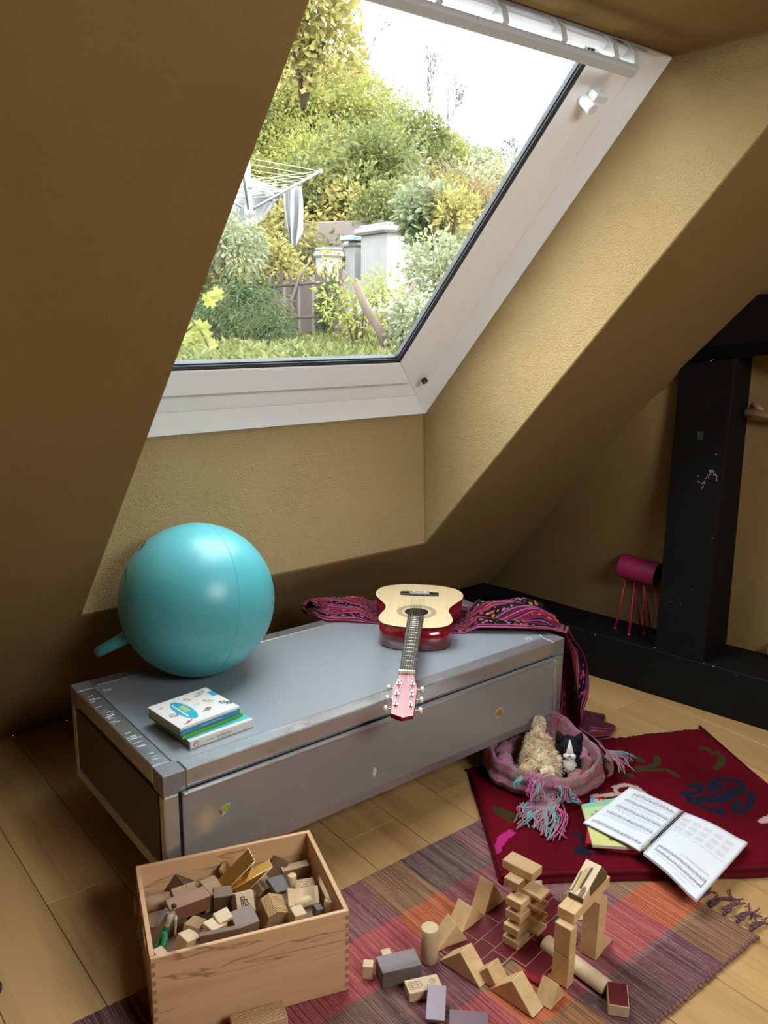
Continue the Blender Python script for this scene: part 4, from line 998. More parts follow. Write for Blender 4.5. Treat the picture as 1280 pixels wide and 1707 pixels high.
# ------------------------------------------------------------------ song books under the open music book
YL = (.62, .60, .22)
def rec(P, z0, z1, mt, name, parent, nseg=1):
    a = MB(); a.prism([(p_[0], p_[1]) for p_ in P], z0, z1); return a.build(name, mt, parent, bevel=.0006)
bkz = KZ+.004
def quadbook(name, lab, pts, z0, z1, mtc, mtside, covfn=None):
    P_ = [on(x, y, z1) for x, y in pts]; t = thing(name, lab, 'book', (P_[0].x, P_[0].y, z0))
    L = [p_-Vector((P_[0].x, P_[0].y, 0)) for p_ in P_]
    rec(L, 0.0, z1-z0-.0006, mtside, 'page_block', t)
    a = MB(); nx = 50
    a.grid(lambda u, v: ((lambda q: (q.x, q.y, z1-z0))(L[0].lerp(L[1], u).lerp(L[3].lerp(L[2], u), v))), nx, nx, colfn=covfn); a.build('front_cover', cover, t)
    return t, L
def cov_red(u, v):
    if v < .34:
        if inell(u, v, .26, .06, .18, .10) < 1: return (.55, .05, .03) if noise.noise(Vector((u*30, v*60, 0))) < .15 else (.7, .6, .55)
        return (.03, .28, .5)
    if v < .55: return (.10, .34, .48)
    return (.42, .012, .02)
tA, LA = quadbook('red_song_book', 'red and blue covered book at the bottom under the open music book', [(984, 1330), (1055, 1335), (1070, 1420), (976, 1405)], bkz, bkz+.014, None, mat('red_cover', (.35, .012, .02), .4), cov_red)
def cov_yel(u, v):
    if v < .12: return (.25, .5, .32)
    if inell(u, v, .30, .42, .2, .22) < 1 and noise.noise(Vector((u*16, v*22, 1))) > .02: return (.22, .20, .10)
    if v > .82 and .28 < u < .85 and v < .9 and (int(u*70) % 3): return (.2, .17, .08)
    return YL if v > .3 else (.45, .6, .3)
tB, LB = quadbook('yellow_song_book', 'yellow-green songbook poking out left of the open music book', [(969, 1341), (1035, 1328), (1090, 1415), (988, 1408)], bkz+.0145, bkz+.024, None, mat('cream_pages', (.6, .58, .45), .7), cov_yel)

# open spiral music book
pg = mat('white_paper', (.74, .76, .78), .7); n = N(pg); n.bump(n.noise(n.coord(), 12, 2), .15, .003)
nb = thing('music_notebook', 'open spiral-bound music book with staves and song text', 'notebook', tuple(on(1104, 1386, .0)[:2])+(0,))
no = Vector(nb.location)
zl = bkz+.030
Pl = [on(972, 1371, zl), on(1050, 1312, zl), on(1136, 1351, zl+.006), on(1066, 1418, zl+.006)]   # far-left.. as quad: a left-bottom, b top, c spine top, d spine bottom
Pr = [on(1072, 1421, zl+.006), on(1142, 1354, zl+.006), on(1246, 1404, zl-.010), on(1161, 1500, zl-.012)]
def quad(P_, u, v, h=0):
    q = P_[0].lerp(P_[3], u).lerp(P_[1].lerp(P_[2], u), v); return q+Vector((0, 0, h))
def lpage(u, v, h=0): return quad(Pl, u, v, h+.004*math.sin(math.pi*u)+.0008*math.sin(u*9))-no     # u to the spine, v away from reader
def rpage(u, v, h=0): return quad(Pr, u, v, h+.006*math.sin(math.pi*min(1, u*1.2)))-no
for nm, fn, th_ in (('left_pages', lpage, .0035), ('right_pages', rpage, .008)):
    a = MB(); nx = 24
    a.grid(lambda u, v: fn(u, v), nx, nx)
    o = len(a.v); a.grid(lambda u, v: fn(u, v, -th_), nx, nx)
    def e(i, j): return i*(nx+1)+j
    for i in range(nx):
        for (A_, B_) in ((e(i, 0), e(i+1, 0)), (e(i+1, nx), e(i, nx)), (e(0, i+1), e(0, i)), (e(nx, i), e(nx, i+1))):
            a.f.append((A_, o+A_, o+B_, B_)); a.m.append(0); a.sm.append(False)
    a.build(nm, pg, nb)
inkm = mat('print_grey', (.12, .12, .14), .8)
a = MB()
def mark(fn, u0, v0, u1, v1, w):
    n_ = max(1, int(abs(u1-u0)/.08)); prev = None
    for i in range(n_+1):
        t = i/n_; p_ = fn(lerp(u0, u1, t), lerp(v0, v1, t), .0005)
        if prev is not None:
            d = (p_-prev); 
            if d.length > 1e-6:
                d.normalize(); s_ = Vector((-d.y, d.x, 0))*w/2; a.add([prev-s_, prev+s_, p_+s_, p_-s_], [(0, 3, 2, 1)])
        prev = p_
mq = random.Random(31)
def staff(fn, uA, uB, v, h, notes=18, chords=True, wl=.0005):
    # the print reads from the far side: v runs along each line here
    for k in range(5): mark(fn, uA, v+h*k/4, uB, v+h*k/4, wl)
    for k in range(notes):
        u = lerp(uA+.03, uB-.01, (k+mq.uniform(.2, .8))/notes); vv = v+h*mq.uniform(.1, .9)
        p_ = fn(u, vv, .0006); r_ = .0017
        a.add([p_+Vector((r_*math.cos(t), r_*.8*math.sin(t), 0)) for t in [i*1.047 for i in range(6)]], [(0, 1, 2, 3, 4, 5)])
        mark(fn, u, vv, u, vv+h*.8, .0006)
    mark(fn, uA, v, uA, v+h, .001); mark(fn, uB, v, uB, v+h, .0012)
def words(fn, uA, uB, v, sz=.0011, dens=.018):
    u = uA
    while u < uB:
        l = mq.uniform(.010, .03)
        mark(fn, u, v+mq.uniform(-.002, .002), min(u+l, uB), v+mq.uniform(-.002, .002), sz); u += l+dens*.5
for i, (v, a0, a1) in enumerate(((.86, .18, .93), (.69, .16, .94), (.52, .14, .94), (.34, .12, .93))):
    staff(lpage, a0, a1, v, .042, 20); words(lpage, a0, a1, v-.035); words(lpage, a0, a1*.8, v-.065)
    words(lpage, a0-.0, a1, v+.062, .0007, .05)
staff(lpage, .08, .93, .08, .045, 26); words(lpage, .2, .7, .93, .001); mark(lpage, .52, .34, .52, .385, .0014)
for c_ in range(5):
    for r_ in range(3):
        for k in range(3): words(rpage, .06+c_*.175, .06+c_*.175+.12, .88-r_*.10-k*.022, .0011, .01)
words(rpage, .06, .35, .60, .0009); words(rpage, .42, .95, .585, .0009)
staff(rpage, .10, .93, .22, .035, 22); staff(rpage, .10, .93, .14, .03, 20); words(rpage, .12, .9, .105); words(rpage, .55, .75, .05); mark(rpage, .42, .315, .92, .315, .0008); mark(rpage, .5, .33, .9, .33, .0008)
mark(rpage, .10, .14, .10, .255, .0014); mark(rpage, .93, .14, .93, .255, .0018)
tag(a.build('printed_music', inkm, nb), kind='stuff')
a = MB()
for i in range(34):
    v = .03+.94*i/33; p_ = lpage(.985, v, .001); q = rpage(.012, v, .001); md_ = (p_+q)/2+Vector((0, 0, .0045))
    a.tube([p_, (p_+md_)/2+Vector((0, 0, .002)), md_, (q+md_)/2+Vector((0, 0, .002)), q], .0007, n=5)
a.build('spiral_binding', mat('wire', (.55, .56, .58), .3, .9), nb)
a = MB()
for i in range(34):
    v = .03+.94*i/33
    for fn, u in ((lpage, .965), (rpage, .03)):
        p_ = fn(u, v, .0006); a.add([p_+Vector((.0013*math.cos(t), .0013*math.sin(t), 0)) for t in [k*1.047 for k in range(6)]], [(0, 1, 2, 3, 4, 5)])
tag(a.build('punched_holes', inkm, nb), kind='stuff')
# ------------------------------------------------------------------ wooden crate
beech = wood('crate_beech', (.70, .43, .22), (.56, .32, .15), axis=0, scale=.6, rough=.55, var=.03, rnd=0)
n = N(beech); w_ = n.noise(n.coord((1.6, 1, 15), rot=(0, R(9), 0)), 1.3, 3, .5, 1.2)
_b = n.b.inputs['Base Color'].links[0].from_socket
n.base(n.mix(n.ramp(w_, [(.575, (0, 0, 0)), (.60, (.75, .75, .75)), (.615, (.1, .1, .1)), (.66, (0, 0, 0))]), _b, (.22, .10, .04)))
beechs = wood('crate_beech_side', (.60, .35, .17), (.44, .24, .10), axis=1, scale=.6, rough=.55, var=.03, rnd=0)
endg = mat('end_grain', (.36, .20, .10), .7)
CA = math.atan2(-.129, .403); CO = Vector((.557, 1.422, 0)); CLn, CWd, CH, CT = .4235, .315, .2145, .0095
CM = Matrix.Translation(CO+Vector((0, 0, .0085))) @ Matrix.Rotation(CA, 4, 'Z')
cr_ = thing('wooden_crate', 'open beech crate with finger joints, full of wooden blocks', 'crate', tuple(CO)[:2]+(.0085,), CA)
CH -= .0085
def fingerboard(front):
    y0 = 0 if front else CWd-CT
    a = MB(); a.box((CLn/2, y0+CT/2, CH/2), (CLn, CT, CH)); return a.build('long_side', beech, cr_, bevel=.0012)
fingerboard(True); fingerboard(False)
nf_ = 9; fh = CH/(2*nf_+1)
for x in (CT/2, CLn-CT/2):
    for yy in (0, CWd):
        for k in range(nf_):
            a = MB(); a.box((x, yy, fh*(1.5+2*k)), (CT-.0004, .0012, fh)); a.build('joint_finger', endg, cr_)
# short sides with a rounded grip slot
def slotside(x0):
    w2, h2 = (CWd-2*CT)/2, CH/2; cy, cz = CWd/2, CH/2; sy, sz, hz_ = .048, .0135, .045   # slot half sizes and height above centre
    NN = 64; inn = []; out = []
    for k in range(NN):
        an = 6.28318*k/NN; c, s_ = math.cos(an), math.sin(an)
        iy = math.copysign(max(0, sy-sz), c)+sz*c if abs(c) > .02 else sz*c; iz = hz_+sz*s_
        inn.append((cy+iy, cz+iz))
        ky = w2/abs(c) if abs(c) > 1e-6 else 1e9; top_ = h2-hz_ if s_ > 0 else h2+hz_; kz = top_/abs(s_) if abs(s_) > 1e-6 else 1e9
        t = min(ky, kz); out.append((cy+c*t, cz+hz_+s_*t))
    corners = []
    a = MB(); vs = []
    for (p_, q) in zip(inn, out):
        for x in (x0, x0+CT): vs.append((x, *p_)); vs.append((x, *q))
    fs = []
    for k in range(NN):
        i, j = k*4, ((k+1) % NN)*4
        fs += [(i, i+1, j+1, j), (i+2, j+2, j+3, i+3), (i, j, j+2, i+2), (i+1, i+3, j+3, j+1)]
    a.add(vs, fs)
    for (sy_, sz_) in ((1, 1), (1, -1), (-1, 1), (-1, -1)):     # fill the cut corners
        cyy, czz = cy+sy_*w2, cz+sz_*h2
        best = sorted(range(NN), key=lambda k: (out[k][0]-cyy)**2+(out[k][1]-czz)**2)[:2]
        p_, q = out[best[0]], out[best[1]]
        v8 = [(x0, cyy, czz), (x0, *p_), (x0, *q), (x0+CT, cyy, czz), (x0+CT, *p_), (x0+CT, *q)]
        a.add(v8, [(0, 1, 2), (3, 5, 4), (0, 3, 4, 1), (0, 2, 5, 3)])
    a.build('short_side', beechs, cr_)
slotside(0); slotside(CLn-CT)
a = MB(); a.box((CLn/2, CWd/2, .004), (CLn-2*CT, CWd-2*CT, .006)); a.build('bottom', beechs, cr_)

# ------------------------------------------------------------------ wooden blocks
pine = wood('pine_block', (.62, .415, .20), (.50, .30, .12), axis=0, scale=1.1, var=.07)
pine_rib = wood('ribbed_block', (.60, .40, .19), (.46, .28, .12), axis=0, scale=1.1, var=.06)
n = N(pine_rib); wv = n.n('ShaderNodeTexWave'); wv.bands_direction = 'Y'; wv.inputs['Scale'].default_value = 75; n.l(n.coord(), wv.inputs['Vector'])
_b = n.b.inputs['Base Color'].links[0].from_socket; n.base(n.mix(n.ramp(wv.outputs['Fac'], [(.25, (1, 1, 1)), (.5, (0, 0, 0))]), _b, (.24, .12, .045))); 
palew = wood('pale_block', (.60, .44, .26), (.50, .34, .19), axis=0, scale=1.2, var=.08)
tanw = wood('tan_block', (.38, .235, .12), (.27, .155, .075), axis=0, scale=1.2, var=.15)
brow = wood('brown_block', (.17, .095, .05), (.10, .055, .03), axis=0, scale=1.2, var=.2)
grey = wood('greyed_block', (.20, .165, .155), (.11, .075, .06), axis=0, scale=1.0, var=.1)
dred = mat('dark_red_gloss', (.10, .004, .010), .3, spec=.5)
purp = mat('plum_gloss', (.16, .085, .10), .33, spec=.5)
slate = mat('slate_stain', (.15, .135, .125), .7, spec=.2)
gold = mat('gold_mirror', (.95, .56, .12), .22, .85)
prt = mat('dark_print', (.035, .02, .014), .7)
RT_ = .0087   # top of the rug
def rotm(rx, ry_, rz): return Euler((R(rx), R(ry_), R(rz)), 'XYZ')
def blk_obj(mb, name, mt, lab, loc, rz=0, rx=0, ry_=0, group=None, bevel=.0012, cat='block'):
    o = mb.build(name, mt, None, bevel=bevel); o.location = loc; o.rotation_euler = Euler((R(rx), R(ry_), R(rz)), 'XYZ')
    return tag(o, lab, cat, group)
def brick(l, w, h, m=0): a = MB(); a.box((0, 0, 0), (l, w, h), m=m); return a
def tri(b, h, d, ap=0.0):   # triangle in x-z, extruded in y, base on z=0
    a = MB(); a.prism([(-b/2, 0), (b/2, 0), (ap, h)], -d/2, d/2, M=SX); return a
def cylb(r, h): a = MB(); a.cyl((0, 0, 0), (0, 0, h), r, n=32); return a
G1 = 'bricks of the small block tower'
TWA = 9.5
ordn = ['lowest', 'second', 'third', 'fourth', 'fifth', 'sixth', 'seventh']
tc_ = Vector((1.392, 1.163, 0))
ux = Vector((math.cos(R(TWA)), math.sin(R(TWA)), 0)); uy = Vector((-ux.y, ux.x, 0))
z = .0152
for i in range(4):
    o_ = (.0, -.003, .002, -.001)[i]
    c = Vector((1.342+.0425+.004*i+o_, 1.158+.003*i, z+.0105)) if 0 else Vector((1.338+.0425+.005*i+o_*1.0, 1.164+.003*i, z+.0105))
    blk_obj(brick(.085, .0425, .021), 'block', pine, f'pine brick jutting out left from the tower, {ordn[i]} of its four jutting bricks', c, TWA-1+2*(i % 2))
    c2 = Vector((1.410+.001*i, 1.167, z+.021+.00515))
    blk_obj(brick(.0425, .085, .0100), 'block', pine, f'thin pine plate crossing inside the tower above the {ordn[i]} jutting brick', c2, TWA+1-(i % 2)*2)
    z += .0315
blk_obj(brick(.075, .042, .0225), 'ribbed_block', pine_rib, 'pine brick with grooved top, second from the top of the tower', (1.405, 1.196, z+.0114), TWA+1)
blk_obj(brick(.086, .046, .0225), 'ribbed_block', pine_rib, 'grooved pine brick lying crosswise on the very top of the tower', (1.417, 1.2, z+.0228+.0114), 99+1)
# red tile floor of the castle
tv = Vector((math.cos(R(8)), math.sin(R(8)), 0)); tw_ = Vector((tv.y, -tv.x, 0))
t00 = Vector((1.203, 1.248, 0))
ON_ = ['first', 'second', 'third', 'fourth', 'fifth', 'sixth']
k_ = 0
names_ = ['first row from the cylinder', 'second row', 'third row', 'fourth row', 'fifth row', 'sixth row']
for r_ in range(5):
    for c_ in range(4):
        if (r_, c_) in ((3, 0), (4, 0), (4, 3), (3, 3)): continue
        off = .0 if r_ % 2 == 0 else .012
        p_ = t00+tv*(.0425+c_*.0860+off)+tw_*(.0213+r_*.0430)
        if r_ >= 3: p_ += tv*.0
        o = brick(.0850, .0420, .0050); o = blk_obj(o, 'floor_tile', palew, f'dark red plank of the castle floor, {ON_[r_]} row from the back left wall, {ON_[c_]} from the left', (p_.x, p_.y, RT_+.003), 8, group='dark red planks of the castle floor', bevel=.0003); k_ += 1
        o2 = MB(); o2.box((0, 0, .0028), (.0838, .0408, .0007)); o2.build('painted_top', dred, o)
blk_obj(brick(.0425, .0425, .006), 'floor_tile', mat('bright_red_gloss', (.22, .004, .010), .3), 'brighter red square tile at the front of the castle floor', (1.322, 1.063, RT_+.0031), 8)
# cylinder, zigzag roofs
blk_obj(cylb(.0205, .089), 'cylinder_block', palew, 'upright pale wooden cylinder at the left of the castle wall', (1.163, 1.250, RT_), 0)
blk_obj(tri(.120, .060, .043), 'roof_block', pine, 'large triangular block in the front zigzag wall, next to the cylinder', (1.209, 1.176, RT_), 98)
blk_obj(tri(.078, .045, .043), 'roof_block', pine, 'smaller triangular block in the middle of the front zigzag wall', (1.237, 1.117, RT_), 98)
blk_obj(tri(.118, .060, .043), 'roof_block', pine, 'large triangular block at the right end of the front zigzag wall', (1.240, 1.045, RT_), 98)
blk_obj(tri(.085, .078, .046, -.010), 'roof_block', pine, 'tallest triangular block at the back of the rear zigzag wall, beside the tower', (1.412, 1.300, RT_), 4)
blk_obj(tri(.085, .054, .048, -.006), 'roof_block', pine, 'low triangular block in the middle of the rear zigzag wall', (1.325, 1.292, RT_), 4)
blk_obj(tri(.085, .058, .046, .008), 'roof_block', pine, 'turned triangular block of the rear zigzag wall behind the cylinder', (1.243, 1.268, RT_), -14)
# arch gate
blk_obj(brick(.028, .0415, .080), 'pillar_block', pine, 'lower pine block of the front gate pillar', (1.360, 1.014, RT_+.0402), 9)
blk_obj(brick(.028, .0415, .0735), 'pillar_block', pine, 'upper pine block of the front gate pillar', (1.360, 1.014, RT_+.0805+.0370), 8)
blk_obj(brick(.038, .0415, .1542), 'pillar_block', pine, 'tall pine block, rear pillar of the gate', (1.486, 1.030, RT_+.0773), 10)
blk_obj(brick(.176, .0430, .0265), 'lintel_block', pine, 'long pine block laid across both gate pillars', (1.4505, 1.0375, RT_+.1546+.0134), 11)
zt_ = RT_+.1546+.0270
a = MB(); prof = [(-.062, 0), (.050, 0), (.060, .012), (.026, .052), (.014, .052), (-.060, .012)]
prof = [(-.058, 0), (.054, 0), (.058, .016), (.024, .054), (-.058, .014)]
a.prism(prof, -.020, .020, M=SX); gh = a.build('house_block', palew, None, bevel=.001)
gh.location = (1.464, 1.040, zt_+.0003); gh.rotation_euler = (0, 0, R(11)); tag(gh, 'wedge block with printed castle picture sitting on the gate', 'block')
pbr = mat('print_dark_brown', (.11, .06, .022), .6); pol = mat('print_olive', (.12, .10, .03), .6); pyl = mat('print_ochre', (.50, .33, .08), .6)
def slp(u, v, h=.0004): return Vector((lerp(-.0575, .0235, u), lerp(.0195, -.0195, v), lerp(.0143, .0538, u)))+Vector((-.44, 0, .9))*h   # u up the slope, v towards the viewer's right
def patch(a, P_, m, h=.0004): a.add([slp(u, v, h) for u, v in P_], [tuple(range(len(P_)))], m)
a = MB()
patch(a, [(.02, .30), (.72, .22), (.80, .42), (.10, .46)], 0); patch(a, [(.05, .12), (.62, .08), (.66, .18), (.05, .22)], 1)
patch(a, [(.18, .46), (.84, .50), (.86, .66), (.20, .60)], 2)
for i in range(13): u0 = .2+i*.048; patch(a, [(u0, .49), (u0+.024, .49), (u0+.024, .60), (u0, .60)], 3, .0008)
patch(a, [(.0, .62)]+[(.14+.16*math.sin(t), .76-.14*math.cos(t)) for t in [math.pi*k/8 for k in range(9)]]+[(.0, .90)], 4, .0006)
patch(a, [(.02, .0), (.02, .10), (.10, .06)], 2)
a.box((-.0583, 0, .007), (.0006, .036, .012), m=2); a.box((-.0587, .004, .006), (.0006, .012, .011), m=1)
a.build('castle_print', [pyl, pol, pbr, prt, mat('print_brown', (.22, .10, .03), .6)], gh)
a = MB(); a.prism([(-.030, .0275), (-.026, .002), (.0535, .002), (.057, .015), (.0235, .0525)], -.0205, -.0200, M=SX, m=0)
for i in range(11):
    for j in range(6):
        x0, z0 = -.024+i*.0075+(j % 2)*.003, .003+j*.0082
        if z0+.006 > .0275+(x0+.03)*.44 or (x0 > .02 and z0 > .050-(x0-.018)*1.12): continue
        a.prism([(x0, z0), (x0+.006, z0+.001), (x0+.006, z0+.006), (x0, z0+.005)], -.0209, -.0204, M=SX, m=1)
a.build('roof_print', [pbr, pol], gh)
blk_obj(tri(.060, .048, .0415, .0), 'roof_block', pine, 'triangular block leaning at the foot of the front gate pillar', (1.300, 1.000, RT_), 9)
blk_obj(tri(.050, .045, .0415, -.024), 'roof_block', pine, 'small triangular block behind the rear gate pillar', (1.5335, 1.040, RT_), 9)
blk_obj(tri(.085, .055, .042, .0), 'roof_block', palew, 'triangular block far behind the tower, nearer the gate', (1.572, 1.155, RT_), 60)
blk_obj(tri(.085, .060, .042, .0), 'roof_block', palew, 'triangular block far behind the tower, nearer the kilim', (1.512, 1.238, RT_), 60)
a = MB(); pf = [(-.021, 0), (.021, 0)]+[(.021*math.cos(t), .004+.020*math.sin(t)) for t in [math.pi*i/12 for i in range(13)]]
a.prism(pf[:2]+pf[2:], -.09, .09, M=SX); blk_obj(a, 'half_round_bar', palew, 'long half-round wooden bar lying through the gate', (1.413, 1.020, RT_+.0058), 0)
# loose blocks
o = blk_obj(brick(.067, .044, .0275), 'block', palew, 'pale block with a dark red painted top at the right front corner', (1.4030, .895, RT_+.0138), 40)
a = MB(); a.box((0, 0, .0141), (.064, .041, .0008)); a.build('red_top', mat('dark_red_paint', (.09, .003, .006), .4), o)
blk_obj(brick(.024, .024, .034), 'cube_block', palew, 'small pale upright block left of the grey-brown brick', (1.0195, 1.2985, RT_+.0171), -43)
blk_obj(brick(.023, .023, .023), 'cube_block', palew, 'small pale cube right behind the grey-brown brick', (1.082, 1.310, RT_+.0116), -20)
blk_obj(brick(.094, .053, .042), 'block', grey, 'weathered grey-brown brick near the crate', (1.074, 1.2555, RT_+.0211), -20.5)
o = blk_obj(brick(.078, .040, .024), 'block', palew, 'pale flat block with an engraved arch and circle', (1.0865, 1.1840, RT_+.0121), -22)
a = MB(); am = mat('engraving', (.25, .15, .08), .7)
def line_(a, P_, w=.0009, z=.0122):
    for p_, q in zip(P_[:-1], P_[1:]):
        p_, q = Vector((*p_, z)), Vector((*q, z)); d = (q-p_).normalized(); s_ = Vector((-d.y, d.x, 0))*w; a.add([p_-s_, q-s_, q+s_, p_+s_], [(0, 1, 2, 3)])
line_(a, [(-.033, -.010), (-.033, .010), (-.012, .010)]+[(-.012+.008*math.sin(t), .010*math.cos(t)) for t in [math.pi*i/8 for i in range(9)]]+[(-.033, -.010)])
line_(a, [(-.028, -.006), (-.028, .006), (-.014, .006), (-.010, 0), (-.014, -.006), (-.028, -.006)]); line_(a, [(-.028, 0), (-.010, 0)])
line_(a, [(.022+.0065*math.cos(t), .001+.0065*math.sin(t)) for t in [6.2832*i/14 for i in range(15)]]); line_(a, [(.022, -.002), (.022, .004), (.026, .004)])
a.build('engraved_arch', am, o)
blk_obj(brick(.085, .0425, .0080), 'plank_block', purp, 'plum painted plank pointing away, left of two at the bottom edge', (1.0718, 1.1245, RT_+.0240), 45, 0, -9)
blk_obj(brick(.085, .0425, .0080), 'plank_block', purp, 'plum painted plank at the bottom edge, right of the other plum plank', (1.1120, 1.0640, RT_+.0042), -43)
blk_obj(brick(.115, .047, .042), 'ribbed_block', pine_rib, 'grooved wooden block on the rug in front of the crate', (.742, 1.3155, RT_+.0212), CA*57.3)

# blocks heaped inside the crate (crate coordinates from the photo)
def cpt(x, y, z): return on(200+x*.3125, 1370+y*.3125, z)
CMi = CM.inverted()
def inside(nm, mb, mt, lab, x, y, z, rz=0, rx=0, ry_=0, bevel=.0012):
    p_ = cpt(x, y, z); return blk_obj(mb, nm, mt, lab, p_, rz-17.7, rx, ry_, bevel=bevel)
inside('cylinder_block', cylb(.021, .082), tanw, 'round tan log at the back left of the crate', 270, 420, .135, 0, 0, -84)
inside('block', brick(.075, .045, .045), brow, 'dark brown block with its corner up at the back left of the crate', 350, 350, .135, 40, 20, 30)
inside('plank_block', brick(.06, .045, .012), tanw, 'small tan plank leaning in front of the dark corner block in the crate', 352, 388, .152, 10, 28, 0)
inside('block', brick(.098, .034, .045), wood('reddish_block', (.33, .16, .085), (.22, .10, .05), var=.05), 'long reddish-brown block across the left half of the crate', 362, 440, .150, 12, 14, 0)
inside('block', brick(.045, .050, .055), tanw, 'tan block with peaked top beside the reddish-brown block in the crate', 480, 385, .145, 30, 15, 10)
inside('block', brick(.045, .030, .045), brow, 'dark brown cube left of the block with the printed window', 550, 405, .150, -8, 15, 0)
o = inside('printed_block', brick(.043, .043, .047), palew, 'pale block with a printed window sign in the middle of the crate', 655, 430, .152, 8, -34, 4)
a = MB()
def pl2(P_, w=.0011, y=-.0219):
    for p_, q in zip(P_[:-1], P_[1:]):
        d = (Vector(q)-Vector(p_)).normalized(); s_ = Vector((-d.y, d.x))*w; a.prism([(p_[0]-s_.x-d.x*w, p_[1]-s_.y-d.y*w), (q[0]-s_.x+d.x*w, q[1]-s_.y+d.y*w), (q[0]+s_.x+d.x*w, q[1]+s_.y+d.y*w), (p_[0]+s_.x-d.x*w, p_[1]+s_.y-d.y*w)], y, y+.0006, M=SX)
pl2([(-.010, -.016), (-.010, .013), (-.002, .013), (-.002, .006), (.004, .006), (.004, -.001), (.008, -.004), (.008, -.016), (-.010, -.016)]); pl2([(-.006, -.012), (-.006, .009)]); pl2([(-.002, .002), (-.002, -.012), (.004, -.012), (.004, -.006), (-.002, -.006)], .0008)
a.build('window_sign', prt, o)
inside('plank_block', brick(.075, .040, .008), tanw, 'thin tan plank standing behind the golden prism in the crate', 575, 240, .165, 60, 70, 0)
a = tri(.052, .105, .040, .004); gp1 = inside('mirror_prism', a, gold, 'tall golden mirrored prism sticking out of the crate', 578, 350, .150, 20, 20, 24)
a = tri(.038, .100, .028, .0); gp2 = inside('mirror_prism', a, gold, 'lower golden mirrored prism leaning right in the crate', 612, 362, .148, 15, 10, 62)
ge = mat('gold_edge', (1.0, .82, .45), .35, .3)
for g_, hb_, hh_, dd_, ap_ in ((gp1, .026, .105, .040, .004), (gp2, .019, .100, .028, 0)):
    a = MB(); a.cyl((ap_, -dd_/2, hh_), (hb_, -dd_/2, 0), .0009, n=6); a.cyl((ap_, -dd_/2, hh_), (-hb_, -dd_/2, 0), .0009, n=6); a.cyl((ap_, -dd_/2, hh_), (ap_, dd_/2, hh_), .0009, n=6); a.build('bright_edge', ge, g_)
inside('plank_block', brick(.05, .04, .02), tanw, 'tan wedge just under the right golden prism in the crate', 757, 335, .140, 40, 30, 20)
inside('roof_block', tri(.07, .05, .042), brow, 'brown triangular block at the back of the crate, right of the golden prisms', 835, 290, .120, 50, 10, 10)
inside('block', brick(.07, .022, .035), tanw, 'tan block against the back wall of the crate, right corner', 930, 262, .135, 3, 8, 2)
inside('slate_tile', brick(.046, .045, .012), slate, 'slate grey square tile in the crate', 845, 338, .158, 22, 18, 14)
inside('cylinder_block', cylb(.0105, .03), palew, 'small pale upright dowel at the right of the crate', 920, 345, .145, 0, -6, 0)
inside('ribbed_block', brick(.05, .035, .02), pine_rib, 'small grooved block behind the arched block in the crate', 982, 350, .142, 0, 22, 4)
a = MB(); pf = [(-.036, 0), (-.036, .024)]+[(-.028+.056*i/10, .024-.014*math.sin(math.pi*i/10)) for i in range(11)]+[(.036, .024), (.036, 0)]
a.prism(pf, -.02, .02, M=SX); inside('arch_block', a, palew, 'pale block with a hollowed arch on the right of the crate', 972, 410, .150, -8, 38, 2)
inside('cylinder_block', cylb(.0115, .05), palew, 'thin pale dowel lying at the right front of the crate', 925, 452, .146, 4, 0, 84)
a = MB(); a.prism([(-.030, 0), (-.030, .055), (-.010, .068), (.030, .045), (.042, .0)], -.026, .026, M=SX)
inside('big_block', a, pine_rib, 'big tan block with grooved front and slanting right side in the crate', 800, 520, .112, 14, 22, 6)
inside('cube_block', brick(.030, .030, .030), palew, 'small pale cube at the front rim right of the big tan block', 945, 500, .150, 12, 8, 8)
inside('cube_block', brick(.018, .022, .022), slate, 'little slate cube at the front right of the crate', 1055, 475, .150, 8, 0, 10)
inside('cylinder_block', cylb(.0125, .034), palew, 'short pale cylinder in the front right corner of the crate', 1112, 492, .138, 0, -8, 8)
inside('plank_block', brick(.085, .012, .034), brow, 'long dark plank on edge along the front wall of the crate', 530, 612, .168, -3, 6, 0)
inside('block', brick(.055, .050, .042), wood('grey_brown_block', (.19, .12, .08), (.12, .075, .05), var=.05), 'grey-brown block in front of the printed block in the crate', 660, 540, .142, 10, 12, 0)
inside('plank_block', brick(.060, .034, .016), tanw, 'tan plank slanting beside the green toy farmer', 400, 550, .160, 60, 10, 22)
inside('plank_block', brick(.036, .030, .010), palew, 'pale small plank on top near the crate centre front', 548, 505, .172, 20, 18, 0)
inside('plank_block', brick(.045, .034, .012), palew, 'pale square plate below the small plank, centre front of the crate', 505, 550, .166, 35, 10, 10)
inside('cube_block', brick(.040, .034, .034), palew, 'pale cube next to the farmer at the front wall of the crate', 358, 640, .158, 34, 10, 18)
inside('block', brick(.060, .05, .05), brow, 'dark block in the front left corner of the crate', 185, 570, .125, 20, 0, 12)
inside('roof_block', tri(.05, .035, .01), grey, 'thin grey triangular plate by the left wall of the crate', 215, 520, .150, 60, 30, 0)
inside('cube_block', brick(.022, .03, .02), palew, 'pale block end touching the front left corner of the crate', 215, 712, .172, 20, 0, 0)
inside('block', brick(.05, .04, .02), tanw, 'tan block at the back of the crate left of the golden prism', 487, 300, .130, 20, 20, 10)
inside('cube_block', brick(.02, .02, .03), tanw, 'small tan block between the dark corner block and the peaked block', 425, 360, .142, 10, 0, 0)
